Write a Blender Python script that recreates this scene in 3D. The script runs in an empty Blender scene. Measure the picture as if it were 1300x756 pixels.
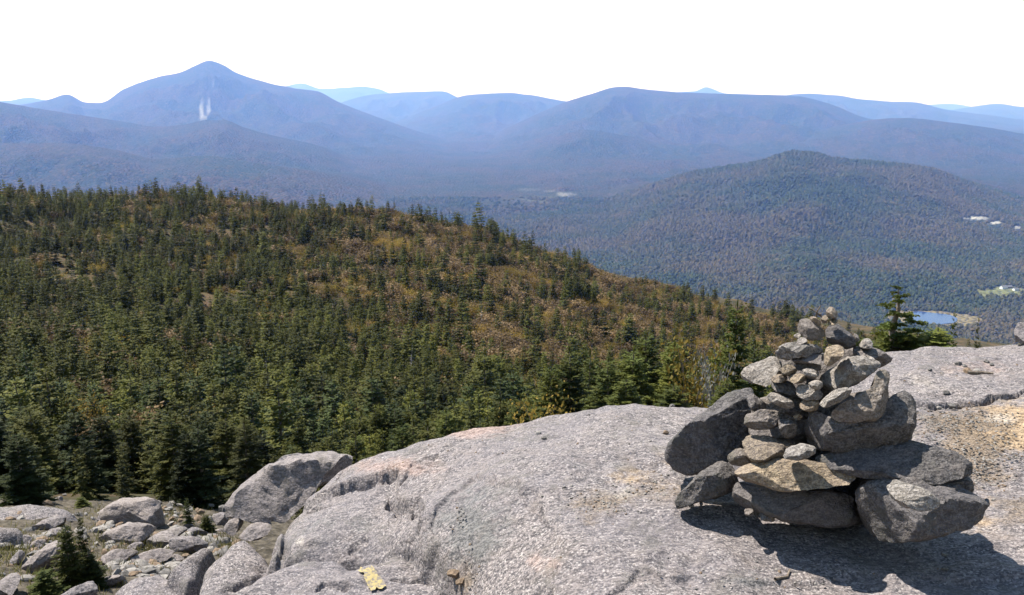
import bpy, math, random
import numpy as np
from mathutils import Vector

random.seed(7)
RNG = np.random.default_rng(11)
SC = bpy.context.scene
COL = SC.collection

# ------------------------------------------------------------------ camera
F, CX, CY, PITCH = 1150.0, 650.0, 378.0, math.radians(12.2)
EYE = 1.65
CP, SP = math.cos(PITCH), math.sin(PITCH)
cam_d = bpy.data.cameras.new('camera')
cam_d.sensor_width = 36.0
cam_d.lens = 36.0 * F / 1300.0
cam_d.clip_start = 0.05
cam_d.clip_end = 120000.0
cam = bpy.data.objects.new('camera', cam_d)
cam.location = (0, 0, EYE)
cam.rotation_euler = (math.pi / 2 - PITCH, 0, 0)
COL.objects.link(cam)
SC.camera = cam

# ------------------------------------------------------------------ sky and sun
SUN_EL = math.radians(58)
SUN_DIR = Vector((-0.83 * math.cos(SUN_EL), 0.558 * math.cos(SUN_EL), math.sin(SUN_EL))).normalized()
world = bpy.data.worlds.new('World')
SC.world = world
world.use_nodes = True
wn = world.node_tree.nodes
wl = world.node_tree.links
wn.clear()
sky = wn.new('ShaderNodeTexSky')
sky.sky_type = 'NISHITA'
sky.sun_disc = False
sky.sun_elevation = SUN_EL
sky.sun_rotation = math.atan2(SUN_DIR.x, SUN_DIR.y)
sky.altitude = 900
sky.air_density = 2.0
sky.dust_density = 0.2
sky.ozone_density = 1.0
bg = wn.new('ShaderNodeBackground')
bg.inputs['Strength'].default_value = 0.071
wo = wn.new('ShaderNodeOutputWorld')
wl.new(sky.outputs[0], bg.inputs[0])
wl.new(bg.outputs[0], wo.inputs[0])
sun_d = bpy.data.lights.new('sun', 'SUN')
sun_d.energy = 5.0
sun_d.angle = math.radians(0.5)
sun_d.color = (1.0, 0.94, 0.86)
sun = bpy.data.objects.new('sun', sun_d)
sun.rotation_euler = (-SUN_DIR).to_track_quat('-Z', 'Y').to_euler()
sun.location = (-20, 20, 40)
COL.objects.link(sun)
SC.view_settings.view_transform = 'Standard'
SC.view_settings.look = 'None'
SC.view_settings.exposure = 1.3
SC.view_settings.gamma = 1.0
SC.view_settings.use_curve_mapping = False
SC.render.engine = 'CYCLES'
cy = SC.cycles
cy.max_bounces = 5
cy.diffuse_bounces = 3
cy.glossy_bounces = 2
cy.transmission_bounces = 2
cy.volume_bounces = 1
cy.transparent_max_bounces = 8

# ------------------------------------------------------------------ pixel helpers
def ray(px, py):
    u = (px - CX) / F
    v = (CY - py) / F
    return np.array([u, CP + SP * v, -SP + CP * v])

def at_r(px, py, r):
    d = ray(px, py)
    k = r / math.hypot(d[0], d[1])
    return np.array([0, 0, EYE]) + d * k

def at_z(px, py, z):
    d = ray(px, py)
    return np.array([0, 0, EYE]) + d * ((z - EYE) / d[2])

def proj(x, y, z):
    zz = z - EYE
    dep = y * CP - zz * SP
    up = y * SP + zz * CP
    dep = np.where(np.abs(dep) < 1e-6, 1e-6, dep)
    return CX + F * x / dep, CY - F * up / dep, dep

# ------------------------------------------------------------------ numpy noise
_PRM = np.random.default_rng(3).permutation(4096).astype(np.int32)
_PRM = np.concatenate([_PRM, _PRM, _PRM])
_GA = np.linspace(0, 2 * math.pi, 4096, endpoint=False)
_G2 = np.stack([np.cos(_GA), np.sin(_GA)], -1).astype(np.float32) * 1.3
_g3 = np.random.default_rng(4).normal(size=(4096, 3))
_G3 = (_g3 / np.linalg.norm(_g3, axis=1, keepdims=True) * 1.3).astype(np.float32)

def perlin(x, y, z, seed=0):
    x = np.asarray(x, np.float64); y = np.asarray(y, np.float64)
    flat = np.ndim(z) == 0
    if flat:
        seed = seed + int(float(z) * 61.7) * 7
        x = x + 13.7 * (float(z) % 5.3)
    ix, iy = np.floor(x), np.floor(y)
    fx, fy = (x - ix).astype(np.float32), (y - iy).astype(np.float32)
    ix, iy = ix.astype(np.int32), iy.astype(np.int32)
    u = fx * fx * fx * (fx * (fx * 6 - 15) + 10)
    v = fy * fy * fy * (fy * (fy * 6 - 15) + 10)
    if flat:
        def c(dx, dy):
            h = _PRM[_PRM[(ix + (dx + seed * 37)) & 4095] + ((iy + dy) & 4095)]
            return _G2[h, 0] * (fx - dx) + _G2[h, 1] * (fy - dy)
        a = c(0, 0); a = a + u * (c(1, 0) - a)
        b = c(0, 1); b = b + u * (c(1, 1) - b)
        return a + v * (b - a)
    z = np.asarray(z, np.float64)
    iz = np.floor(z)
    fz = (z - iz).astype(np.float32)
    iz = iz.astype(np.int32)
    w = fz * fz * fz * (fz * (fz * 6 - 15) + 10)
    def c3(dx, dy, dz):
        h = _PRM[_PRM[_PRM[(ix + (dx + seed * 37)) & 4095] + ((iy + dy) & 4095)] + ((iz + dz) & 4095)]
        return _G3[h, 0] * (fx - dx) + _G3[h, 1] * (fy - dy) + _G3[h, 2] * (fz - dz)
    r = []
    for dz in (0, 1):
        a = c3(0, 0, dz); a = a + u * (c3(1, 0, dz) - a)
        b = c3(0, 1, dz); b = b + u * (c3(1, 1, dz) - b)
        r.append(a + v * (b - a))
    return r[0] + w * (r[1] - r[0])

def fbm(x, y, z, oct=4, seed=0, lac=2.03, gain=0.5):
    a, s, f = 1.0, 0, 1.0
    for o in range(oct):
        s = s + a * perlin(x * f, y * f, z * f, seed + o * 17)
        a *= gain
        f *= lac
    return s

def ridged(x, y, z, oct=4, seed=0):
    a, s, f = 1.0, 0, 1.0
    for o in range(oct):
        s = s + a * (1 - 2 * np.abs(perlin(x * f, y * f, z * f, seed + o * 31)))
        a *= 0.5
        f *= 2.1
    return s

def sstep(a, b, x):
    t = np.clip((x - a) / (b - a), 0, 1)
    return t * t * (3 - 2 * t)

# ------------------------------------------------------------------ object helpers
def tag(o, label=None, cat=None, group=None, kind=None):
    if label: o['label'] = label
    if cat: o['category'] = cat
    if group: o['group'] = group
    if kind: o['kind'] = kind
    return o

def mesh_from(name, verts, faces, smooth=True):
    me = bpy.data.meshes.new(name)
    v = np.asarray(verts, np.float32)
    if isinstance(faces, np.ndarray):
        n, k = faces.shape
        me.vertices.add(len(v))
        me.vertices.foreach_set('co', v.ravel())
        me.loops.add(n * k)
        me.loops.foreach_set('vertex_index', faces.ravel().astype(np.int32))
        me.polygons.add(n)
        me.polygons.foreach_set('loop_start', np.arange(0, n * k, k, dtype=np.int32))
        me.polygons.foreach_set('loop_total', np.full(n, k, np.int32))
        me.update(calc_edges=True)
        me.validate()
    else:
        me.from_pydata([tuple(map(float, q)) for q in v], [], faces)
        me.update()
    me.polygons.foreach_set('use_smooth', np.full(len(me.polygons), smooth))
    return me

def link(name, me, mat=None, parent=None, loc=None):
    o = bpy.data.objects.new(name, me)
    COL.objects.link(o)
    if mat is not None and me is not None and len(me.materials) == 0:
        me.materials.append(mat)
    if parent is not None: o.parent = parent
    if loc is not None: o.location = loc
    return o

def attr(me, name, data):
    a = me.attributes.new(name, 'FLOAT', 'POINT')
    a.data.foreach_set('value', np.asarray(data, np.float32))

def grid_faces(nu, nv):
    i = np.arange(nu - 1)[:, None]
    j = np.arange(nv - 1)[None, :]
    a = i * nv + j
    return np.stack([a, a + nv, a + nv + 1, a + 1], -1).reshape(-1, 4)

def submesh(name, V, faces, attrs=None):
    used = np.unique(faces)
    remap = np.zeros(len(V), np.int64)
    remap[used] = np.arange(len(used))
    me = mesh_from(name, V[used], remap[faces])
    for k, d in (attrs or {}).items():
        attr(me, k, d[used])
    return me

# ------------------------------------------------------------------ materials
class NT:
    def __init__(self, name):
        self.m = bpy.data.materials.new(name)
        self.m.use_nodes = True
        self.t = self.m.node_tree
        self.t.nodes.clear()
        self.out = self.n('ShaderNodeOutputMaterial')
    def n(self, typ, **kw):
        nd = self.t.nodes.new(typ)
        for k, v in kw.items(): setattr(nd, k, v)
        return nd
    def l(self, a, b): self.t.links.new(a, b)
    def val(self, sock, v):
        if hasattr(v, 'links') or hasattr(v, 'is_linked'): self.l(v, sock)
        else: sock.default_value = v
    def noise(self, vec, scale, detail=4, rough=0.55, dist=0.0):
        nd = self.n('ShaderNodeTexNoise')
        if vec is not None: self.l(vec, nd.inputs['Vector'])
        nd.inputs['Scale'].default_value = scale
        nd.inputs['Detail'].default_value = detail
        nd.inputs['Roughness'].default_value = rough
        nd.inputs['Distortion'].default_value = dist
        return nd.outputs['Fac']
    def vor(self, vec, scale, feature='F1', out='Distance'):
        nd = self.n('ShaderNodeTexVoronoi', feature=feature)
        if vec is not None: self.l(vec, nd.inputs['Vector'])
        nd.inputs['Scale'].default_value = scale
        return nd.outputs[out]
    def ramp(self, fac, a, b, lo=0.0, hi=1.0):
        nd = self.n('ShaderNodeMapRange', interpolation_type='SMOOTHSTEP')
        self.val(nd.inputs[0], fac)
        nd.inputs[1].default_value = a
        nd.inputs[2].default_value = b
        nd.inputs[3].default_value = lo
        nd.inputs[4].default_value = hi
        return nd.outputs[0]
    def math(self, op, a, b=0.0, clamp=False):
        nd = self.n('ShaderNodeMath', operation=op, use_clamp=clamp)
        self.val(nd.inputs[0], a)
        self.val(nd.inputs[1], b)
        return nd.outputs[0]
    def mix(self, fac, a, b, mode='MIX'):
        nd = self.n('ShaderNodeMix', data_type='RGBA', blend_type=mode)
        self.val(nd.inputs[0], fac)
        for s, c in ((nd.inputs[6], a), (nd.inputs[7], b)):
            if isinstance(c, tuple): s.default_value = (*c[:3], 1)
            else: self.l(c, s)
        return nd.outputs[2]
    def attr(self, name):
        nd = self.n('ShaderNodeAttribute')
        nd.attribute_name = name
        return nd.outputs['Fac']
    def mapping(self, vec, scale=(1, 1, 1), rot=(0, 0, 0), loc=(0, 0, 0)):
        nd = self.n('ShaderNodeMapping')
        self.l(vec, nd.inputs['Vector'])
        nd.inputs['Scale'].default_value = scale
        nd.inputs['Rotation'].default_value = rot
        nd.inputs['Location'].default_value = loc
        return nd.outputs[0]
    def bump(self, h, dist, strength=1.0, normal=None):
        nd = self.n('ShaderNodeBump')
        nd.inputs['Distance'].default_value = dist
        nd.inputs['Strength'].default_value = strength
        self.val(nd.inputs['Height'], h)
        if normal is not None: self.l(normal, nd.inputs['Normal'])
        return nd.outputs[0]
    def principled(self, col, rough=0.85, normal=None, spec=0.3):
        nd = self.n('ShaderNodeBsdfPrincipled')
        if isinstance(col, tuple): nd.inputs['Base Color'].default_value = (*col[:3], 1)
        else: self.l(col, nd.inputs['Base Color'])
        self.val(nd.inputs['Roughness'], rough)
        nd.inputs['Specular IOR Level'].default_value = spec
        if normal is not None: self.l(normal, nd.inputs['Normal'])
        return nd.outputs[0]
    def done(self, sh):
        self.l(sh, self.out.inputs['Surface'])
        return self.m

def granite_mat(name, light=(0.205, 0.180, 0.177), dark=(0.050, 0.046, 0.049), warm=(0.22, 0.165, 0.11), lichen=0.35, masks=False, scale=1.0, bump=1.0):
    t = NT(name)
    tc = t.n('ShaderNodeTexCoord').outputs['Object']
    if not masks:
        oi = t.n('ShaderNodeObjectInfo')
        add = t.n('ShaderNodeVectorMath', operation='ADD')
        t.l(tc, add.inputs[0])
        cmb = t.n('ShaderNodeCombineXYZ')
        k = t.math('MULTIPLY', oi.outputs['Random'], 37.0)
        for i in range(3): t.l(k, cmb.inputs[i])
        t.l(cmb.outputs[0], add.inputs[1])
        tc = add.outputs[0]
        rnd = oi.outputs['Random']
    big = t.noise(tc, 1.7 * scale, 5, 0.6)
    med = t.noise(tc, 9 * scale, 6, 0.65)
    fol = t.noise(t.mapping(tc, (26 * scale, 62 * scale, 55 * scale), (0, 0, math.radians(24))), 1.0, 4, 0.7)
    grain = t.noise(tc, 95 * scale, 3, 0.7)
    cryst = t.vor(tc, 150 * scale, out='Color')
    csep = t.n('ShaderNodeSeparateColor'); t.l(cryst, csep.inputs[0])
    c1 = t.math('ADD', t.math('MULTIPLY', fol, 0.55), t.math('MULTIPLY', grain, 0.45))
    c1 = t.ramp(c1, 0.42, 0.58)
    col = t.mix(c1, dark, light)
    col = t.mix(t.ramp(csep.outputs[0], 0.80, 0.95, 0, 0.45 if masks else 0.14), col, (0.50, 0.46, 0.44))
    col = t.mix(t.ramp(csep.outputs[1], 0.86, 0.95, 0, 0.6), col, (0.035, 0.035, 0.04))
    col = t.mix(t.ramp(med, 0.45, 0.7, 0, 0.35), col, (0.20, 0.165, 0.145), 'MIX')
    col = t.mix(t.ramp(big, 0.38, 0.66, 0, 0.35), col, (0.135, 0.126, 0.142))
    # crust lichen: darker, with an outline of its own
    li = t.noise(tc, 4.5 * scale, 8, 0.72)
    col = t.mix(t.ramp(li, 0.545, 0.62, 0, lichen), col, (0.07, 0.072, 0.066))
    li2 = t.noise(t.mapping(tc, loc=(7, 3, 1)), 14 * scale, 6, 0.7)
    col = t.mix(t.ramp(li2, 0.60, 0.66, 0, lichen * 0.9), col, (0.055, 0.055, 0.052))
    col = t.mix(t.ramp(li2, 0.33, 0.27, 0, 0.35), col, (0.42, 0.40, 0.37))
    if masks:
        pn = t.noise(tc, 6.5, 9, 0.78)
        def brk(name, gain=2.4, lo=0.12, hi=0.75):
            at = t.attr(name)
            v = t.ramp(t.math('ADD', at, t.math('MULTIPLY', t.math('SUBTRACT', pn, 0.5), gain)), lo, hi)
            return t.math('MULTIPLY', v, t.math('MULTIPLY', at, 3.0, True))
        col = t.mix(t.math('MULTIPLY', brk('warm'), 0.75), col, t.mix(c1, (0.15, 0.095, 0.048), (0.40, 0.29, 0.165)))
        col = t.mix(t.math('MULTIPLY', brk('pink'), 0.55), col, t.mix(c1, (0.16, 0.10, 0.08), (0.38, 0.275, 0.235)))
        col = t.mix(t.math('MULTIPLY', brk('dirt'), 0.9), col, t.mix(t.ramp(grain, 0.4, 0.62), (0.055, 0.043, 0.033), (0.21, 0.165, 0.125)))
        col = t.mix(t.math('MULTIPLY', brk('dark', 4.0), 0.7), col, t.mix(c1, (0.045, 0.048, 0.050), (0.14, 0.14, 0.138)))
        col = t.mix(t.math('MULTIPLY', brk('pale'), 0.55), col, t.mix(c1, (0.20, 0.18, 0.16), (0.46, 0.42, 0.37)))
    else:
        col = t.mix(t.ramp(rnd, 0.0, 1.0, 0.0, 0.22), col, warm)
        hv = t.n('ShaderNodeHueSaturation')
        t.l(col, hv.inputs['Color'])
        t.l(t.math('ADD', t.math('MULTIPLY', rnd, 0.35), 0.8), hv.inputs['Value'])
        col = hv.outputs[0]
    h = t.math('ADD', t.math('MULTIPLY', grain, 0.35), t.math('MULTIPLY', fol, 0.65))
    n1 = t.bump(h, 0.011 * bump / scale, 1.0)
    n2 = t.bump(med, 0.03 * bump / scale, 0.8, n1)
    return t.done(t.principled(col, 0.88, n2, 0.25))

def needle_mat(name, a, b, c, trans=0.28):
    t = NT(name)
    oi = t.n('ShaderNodeObjectInfo')
    geo = t.n('ShaderNodeNewGeometry')
    nz = t.noise(geo.outputs['Position'], 3.5, 3)
    col = t.mix(oi.outputs['Random'], a, b)
    col = t.mix(t.ramp(nz, 0.4, 0.7, 0, 0.6), col, c)
    col = t.mix(t.attr('tip'), col, t.mix(0.5, col, c))
    hs = t.n('ShaderNodeHueSaturation')
    t.l(col, hs.inputs['Color'])
    r2 = t.math('FRACT', t.math('MULTIPLY', oi.outputs['Random'], 7.31))
    wide = t.ramp(t.noise(geo.outputs['Position'], 0.13, 3, 0.6), 0.36, 0.64, 0.62, 1.35)
    t.l(t.math('MULTIPLY', t.math('ADD', t.math('MULTIPLY', r2, 0.7), 0.65), wide), hs.inputs['Value'])
    col = hs.outputs[0]
    p = t.principled(col, 0.7, None, 0.12)
    tr = t.n('ShaderNodeBsdfTranslucent')
    t.l(col, tr.inputs['Color'])
    mx = t.n('ShaderNodeMixShader')
    mx.inputs[0].default_value = trans
    t.l(p, mx.inputs[1]); t.l(tr.outputs[0], mx.inputs[2])
    return t.done(mx.outputs[0])

def simple_mat(name, a, b, scale=30, rough=0.9, bump=0.0):
    t = NT(name)
    tc = t.n('ShaderNodeTexCoord').outputs['Object']
    nz = t.noise(tc, scale, 5, 0.65)
    col = t.mix(t.ramp(nz, 0.35, 0.68), a, b)
    nrm = t.bump(nz, bump) if bump else None
    return t.done(t.principled(col, rough, nrm, 0.2))

M_SLAB = granite_mat('granite_slab', masks=True, bump=1.0)
M_STONE = granite_mat('granite_stone', light=(0.20, 0.18, 0.165), dark=(0.045, 0.041, 0.039), lichen=0.75, scale=1.3, bump=1.7)
M_DARKS = granite_mat('granite_lichened', light=(0.135, 0.125, 0.122), dark=(0.030, 0.029, 0.030), lichen=0.6, scale=1.3, bump=1.7, warm=(0.10, 0.08, 0.06))  # lichened granite, darkened further so its colour holds the lower stones' shade
M_TAN = granite_mat('granite_tan', light=(0.32, 0.255, 0.175), dark=(0.10, 0.075, 0.05), lichen=0.5, scale=1.3, bump=1.7)
M_PALE = granite_mat('granite_pale', light=(0.34, 0.315, 0.29), dark=(0.12, 0.11, 0.10), lichen=0.4, scale=1.3, bump=1.7)
M_BOULDER = granite_mat('granite_boulder', light=(0.235, 0.210, 0.210), dark=(0.065, 0.062, 0.068), lichen=0.45, scale=0.9)
M_NEEDLE = needle_mat('spruce_needles', (0.010, 0.018, 0.006), (0.027, 0.031, 0.008), (0.046, 0.043, 0.010))
M_NEEDLE_NEAR = needle_mat('fir_needles', (0.024, 0.050, 0.018), (0.056, 0.070, 0.014), (0.100, 0.100, 0.018))
M_OLIVE = needle_mat('olive_needles', (0.032, 0.045, 0.011), (0.056, 0.061, 0.012), (0.082, 0.078, 0.014))
M_DARKN = needle_mat('dark_needles', (0.013, 0.026, 0.009), (0.024, 0.037, 0.012), (0.042, 0.048, 0.013))
M_BARK = simple_mat('bark', (0.10, 0.075, 0.055), (0.20, 0.17, 0.14), 40, 0.95, 0.01)
M_DEAD = simple_mat('dead_wood', (0.22, 0.20, 0.18), (0.36, 0.34, 0.32), 40, 0.95, 0.01)
M_YELLOW = needle_mat('yellow_leaves', (0.22, 0.15, 0.03), (0.26, 0.14, 0.035), (0.14, 0.13, 0.03), 0.35)
M_RUST = needle_mat('rust_leaves', (0.14, 0.092, 0.052), (0.185, 0.118, 0.054), (0.105, 0.082, 0.046), 0.25)
M_GRASS = needle_mat('dry_grass', (0.16, 0.14, 0.05), (0.10, 0.12, 0.035), (0.22, 0.18, 0.08), 0.3)

# ------------------------------------------------------------------ height of the near land
def pchip(xs, ys, x):
    xs = np.asarray(xs, float); ys = np.asarray(ys, float)
    h = np.diff(xs); d = np.diff(ys) / h
    m = np.zeros_like(ys)
    m[0], m[-1] = d[0], d[-1]
    for i in range(1, len(xs) - 1):
        if d[i - 1] * d[i] > 0:
            w1, w2 = 2 * h[i] + h[i - 1], h[i] + 2 * h[i - 1]
            m[i] = (w1 + w2) / (w1 / d[i - 1] + w2 / d[i])
    x = np.clip(x, xs[0], xs[-1])
    k = np.clip(np.searchsorted(xs, x) - 1, 0, len(xs) - 2)
    s = (x - xs[k]) / h[k]
    s2, s3 = s * s, s * s * s
    return ys[k] * (2 * s3 - 3 * s2 + 1) + h[k] * m[k] * (s3 - 2 * s2 + s) + ys[k + 1] * (-2 * s3 + 3 * s2) + h[k] * m[k + 1] * (s3 - s2)

def row_tan(row):
    return math.tan(math.atan((CY - row) / F) - PITCH)

# each column: picture column, then (ground distance, picture row)
HILL = [
    (-500, [(2, 1400), (6, 760), (9.5, 660), (13, 640), (24, 605), (40, 560), (60, 505), (90, 440), (120, 390), (160, 330), (200, 280), (225, 260)]),
    (0, [(2, 1450), (6, 756), (7.2, 706), (9.5, 656), (12, 640), (16, 628), (24, 605), (40, 560), (60, 505), (90, 440), (120, 390), (160, 330), (200, 283), (225, 262)]),
    (200, [(2, 1450), (6, 752), (7.2, 706), (9.5, 660), (12, 642), (16, 630), (24, 605), (40, 560), (60, 505), (90, 442), (120, 393), (160, 333), (200, 286), (228, 264)]),
    (400, [(2, 1450), (6, 750), (7.2, 710), (9.5, 670), (12, 650), (16, 632), (24, 605), (40, 560), (60, 510), (90, 450), (120, 402), (160, 347), (200, 304), (235, 277)]),
    (500, [(2, 1450), (6, 740), (8, 690), (12, 645), (16, 625), (24, 600), (40, 560), (60, 515), (90, 460), (120, 413), (160, 360), (200, 314), (238, 285)]),
    (600, [(2, 1450), (6, 690), (8, 650), (12, 630), (16, 615), (24, 595), (40, 560), (60, 520), (90, 470), (120, 427), (160, 378), (200, 333), (240, 304)]),
    (700, [(2, 1450), (5.5, 600), (8, 600), (12, 605), (16, 605), (24, 590), (40, 562), (60, 530), (90, 490), (120, 452), (160, 408), (200, 368), (240, 342)]),
    (800, [(2, 1450), (5.5, 565), (8, 575), (12, 590), (16, 595), (24, 590), (40, 570), (60, 545), (90, 510), (120, 480), (160, 440), (200, 402), (240, 376)]),
    (900, [(2, 1450), (5.5, 555), (8, 565), (12, 585), (16, 595), (24, 595), (40, 575), (60, 555), (90, 530), (120, 500), (160, 462), (200, 428), (240, 405)]),
    (1000, [(2, 1450), (6.5, 520), (8, 530), (12, 560), (16, 580), (24, 588), (40, 575), (60, 560), (90, 540), (120, 515), (160, 483), (200, 452), (240, 431)]),
    (1100, [(2, 1450), (7.5, 480), (9, 485), (12, 510), (16, 535), (24, 555), (40, 560), (60, 555), (90, 540), (120, 520), (160, 495), (200, 472), (240, 455)]),
    (1300, [(2, 1450), (8.5, 470), (10, 465), (12, 475), (16, 500), (24, 530), (40, 545), (60, 545), (90, 535), (120, 520), (160, 505), (200, 492), (240, 482)]),
    (1800, [(2, 1450), (9, 470), (12, 480), (16, 500), (24, 530), (40, 550), (60, 550), (90, 540), (120, 530), (160, 520), (200, 510), (240, 505)]),
]
HT = np.array([(c[0] - 650) / 1130.0 for c in HILL])

def hill_z(x, y):
    x = np.asarray(x, float); y = np.maximum(np.asarray(y, float), 0.3)
    t = np.clip(x / y, HT[0], HT[-1])
    r = np.hypot(x, y)
    ca = 1 / np.sqrt(1 + t * t)
    cols = []
    for px, pts in HILL:
        rs = np.log([p[0] for p in pts]); tn = [row_tan(p[1]) for p in pts]
        rc = pts[-1][0]
        w = pchip(rs, tn, np.log(np.maximum(r, 1.0)))
        z = EYE + r * ca * w
        zc = EYE + rc * ca * tn[-1]
        over = np.maximum(r - rc, 0)
        z = np.where(r > rc, zc - over * over * 0.0022 / (1 + over * 0.006) - over * 0.02, z)
        cols.append(z)
    cols = np.stack(cols)
    k = np.clip(np.searchsorted(HT, t) - 1, 0, len(HT) - 2)
    s = (t - HT[k]) / (HT[k + 1] - HT[k])
    s = s * s * (3 - 2 * s) * 0.5 + s * 0.5
    z0 = np.take_along_axis(cols, k[None], 0)[0]
    z1 = np.take_along_axis(cols, k[None] + 1, 0)[0]
    z = z0 * (1 - s) + z1 * s
    z = z + fbm(x / 22, y / 22, 0.3, 3, 5) * np.clip((r - 12) / 60, 0, 1) * 2.2
    z = z + fbm(x / 2.5, y / 2.5, 0.3, 4, 6) * np.interp(r, [4, 9, 14, 25], [0, .05, .06, .2])
    return z

# ------------------------------------------------------------------ bedrock: blocks with outlines of their own
def tps_fit(P, z, lam=1e-3):
    n = len(P)
    d = np.linalg.norm(P[:, None] - P[None], axis=-1)
    K = np.where(d > 0, d * d * np.log(d + 1e-9), 0) + lam * np.eye(n)
    Q = np.c_[np.ones(n), P]
    A = np.block([[K, Q], [Q.T, np.zeros((3, 3))]])
    s = np.linalg.solve(A, np.r_[z, 0, 0, 0])
    return P, s

def tps_eval(fit, x, y):
    P, s = fit
    out = s[-3] + s[-2] * x + s[-1] * y
    for (a, b), w in zip(P, s[:-3]):
        d2 = (x - a) ** 2 + (y - b) ** 2
        out = out + w * 0.5 * d2 * np.log(d2 + 1e-12)
    return out

def poly_sdf(poly, x, y):
    poly = np.asarray(poly)
    best = np.full(x.shape, 1e9)
    inside = np.zeros(x.shape, bool)
    for i in range(len(poly)):
        a, b = poly[i], poly[(i + 1) % len(poly)]
        e = b - a
        wx, wy = x - a[0], y - a[1]
        s = np.clip((wx * e[0] + wy * e[1]) / (e @ e + 1e-12), 0, 1)
        d = np.hypot(wx - s * e[0], wy - s * e[1])
        best = np.minimum(best, d)
        c = ((a[1] <= y) & (b[1] > y)) | ((b[1] <= y) & (a[1] > y))
        xi = a[0] + (y - a[1]) / (e[1] if abs(e[1]) > 1e-12 else 1e-12) * e[0]
        inside ^= c & (x < xi)
    return np.where(inside, -best, best)

def line_dist(poly, x, y):
    best = np.full(x.shape, 1e9)
    par = np.zeros(x.shape)
    n = len(poly) - 1
    for i in range(n):
        a, b = np.asarray(poly[i]), np.asarray(poly[i + 1])
        e = b - a
        wx, wy = x - a[0], y - a[1]
        s = np.clip((wx * e[0] + wy * e[1]) / (e @ e + 1e-12), 0, 1)
        d = np.hypot(wx - s * e[0], wy - s * e[1])
        m = d < best
        best = np.where(m, d, best)
        par = np.where(m, (i + s) / n, par)
    return best, par

# (column, row, height) on top of the main slab
MAIN_TOP = [(1000, 756, 0.0), (1300, 756, 0.02), (760, 756, -0.02), (1000, 660, 0.0), (1300, 640, 0.03), (1300, 560, 0.05), (1300, 505, 0.05),
            (1300, 436, -0.10), (1200, 440, -0.08), (1120, 450, -0.06), (1150, 560, 0.03), (900, 511, -0.09), (760, 518, -0.12), (640, 533, -0.18),
            (520, 563, -0.31), (445, 592, -0.44), (640, 640, -0.07), (750, 600, 0.0), (640, 756, -0.15), (610, 700, -0.16), (545, 655, -0.21),
            (430, 650, -0.38), (350, 692, -0.50), (850, 560, 0.0), (450, 700, -0.46), (700, 700, -0.02), (390, 640, -0.46)]
mp = np.array([at_z(*p) for p in MAIN_TOP])
extra = np.array([[0, 0, 0.0], [2.5, 0, 0.05], [-1.2, 0, -0.1], [0.5, -4, 0.0], [4, 3, 0.1], [5.5, 5.5, 0.0], [4, -3, 0.05]])
mp = np.vstack([mp, extra])
MAIN_FIT = tps_fit(mp[:, :2], mp[:, 2], 2e-3)
MAIN_EDGE = [(333, 700, -0.52), (345, 672, -0.53), (362, 645, -0.53), (385, 620, -0.50), (425, 598, -0.47), (455, 588, -0.43), (520, 562, -0.31), (580, 546, -0.24), (640, 532, -0.18), (700, 521, -0.14), (760, 516, -0.12),
             (830, 511, -0.10), (900, 508, -0.09), (960, 500, -0.09), (1040, 472, -0.07), (1110, 449, -0.06), (1150, 442, -0.07), (1200, 438, -0.08), (1260, 434, -0.09), (1310, 433, -0.10), (1420, 432, -0.1)]
MAIN_LOW = [(610, 775, -0.2), (596, 756, -0.2), (570, 720, -0.24), (545, 702, -0.28), (522, 693, -0.33), (450, 714, -0.5), (400, 712, -0.52), (356, 716, -0.53)]
me_ = [at_z(*p)[:2] for p in MAIN_EDGE]
ml_ = [at_z(*p)[:2] for p in MAIN_LOW]
MAIN_POLY = me_ + [np.array(q) for q in ((9, 6.5), (9, -5), (-1.6, -5), (-1.2, 0.5), (-0.4, 2.0))] + ml_
BLOCKS = [
    # name, outline (column,row), height of the top plane as (z at reference, slope x, slope y), rounding, drop slope
    dict(name='trail', px=[(196, 775), (250, 762), (280, 751), (308, 737), (350, 718), (402, 707), (431, 704), (449, 715), (490, 702), (521, 692), (546, 704), (566, 721), (582, 743), (596, 775), (640, 900), (150, 900)], z=-0.44, ref=(450, 740), sx=0.06, sy=0.02, rnd=0.10),
    dict(name='wedge', px=[(225, 775), (250, 740), (266, 708), (290, 691), (314, 682), (335, 698), (352, 714), (330, 735), (300, 752), (270, 775)], z=-0.75, ref=(300, 720), sx=0.10, sy=0.05, rnd=0.12),
    dict(name='corner', px=[(140, 768), (140, 748), (170, 735), (206, 729), (232, 742), (229, 760), (215, 790), (130, 790)], z=-1.15, ref=(190, 748), sx=0.06, sy=0.02, rnd=0.12),
    dict(name='sliver', px=[(210, 728), (235, 712), (252, 700), (268, 698), (252, 738), (236, 745)], z=-1.05, ref=(240, 722), sx=0.15, sy=0.05, rnd=0.10),
    dict(name='shelf', px=[(-90, 642), (0, 639), (36, 637), (72, 637), (97, 643), (86, 654), (68, 656), (48, 663), (0, 665), (-90, 668)], z=-2.75, ref=(40, 650), sx=0.0, sy=0.06, rnd=0.20),
    dict(name='ledge', px=[(-80, 668), (0, 666), (28, 667), (30, 676), (0, 681), (-80, 684)], z=-2.75, ref=(10, 674), sx=0.0, sy=0.1, rnd=0.15),
]
for b in BLOCKS:
    if b['name'] in ('shelf', 'ledge'):
        d_ = ray(*b['ref']); rs_ = np.linspace(4, 14, 300) / math.hypot(d_[0], d_[1])
        hz_ = hill_z(d_[0] * rs_, d_[1] * rs_)
        i_ = int(np.argmax(EYE + d_[2] * rs_ < hz_))
        b['z'] = float(hz_[i_]) + (0.46 if b['name'] == 'shelf' else 0.36)
    b['poly'] = np.array([at_z(*p, b['z'])[:2] for p in b['px']])
    b['c'] = at_z(*b['ref'], b['z'])[:2]

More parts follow.
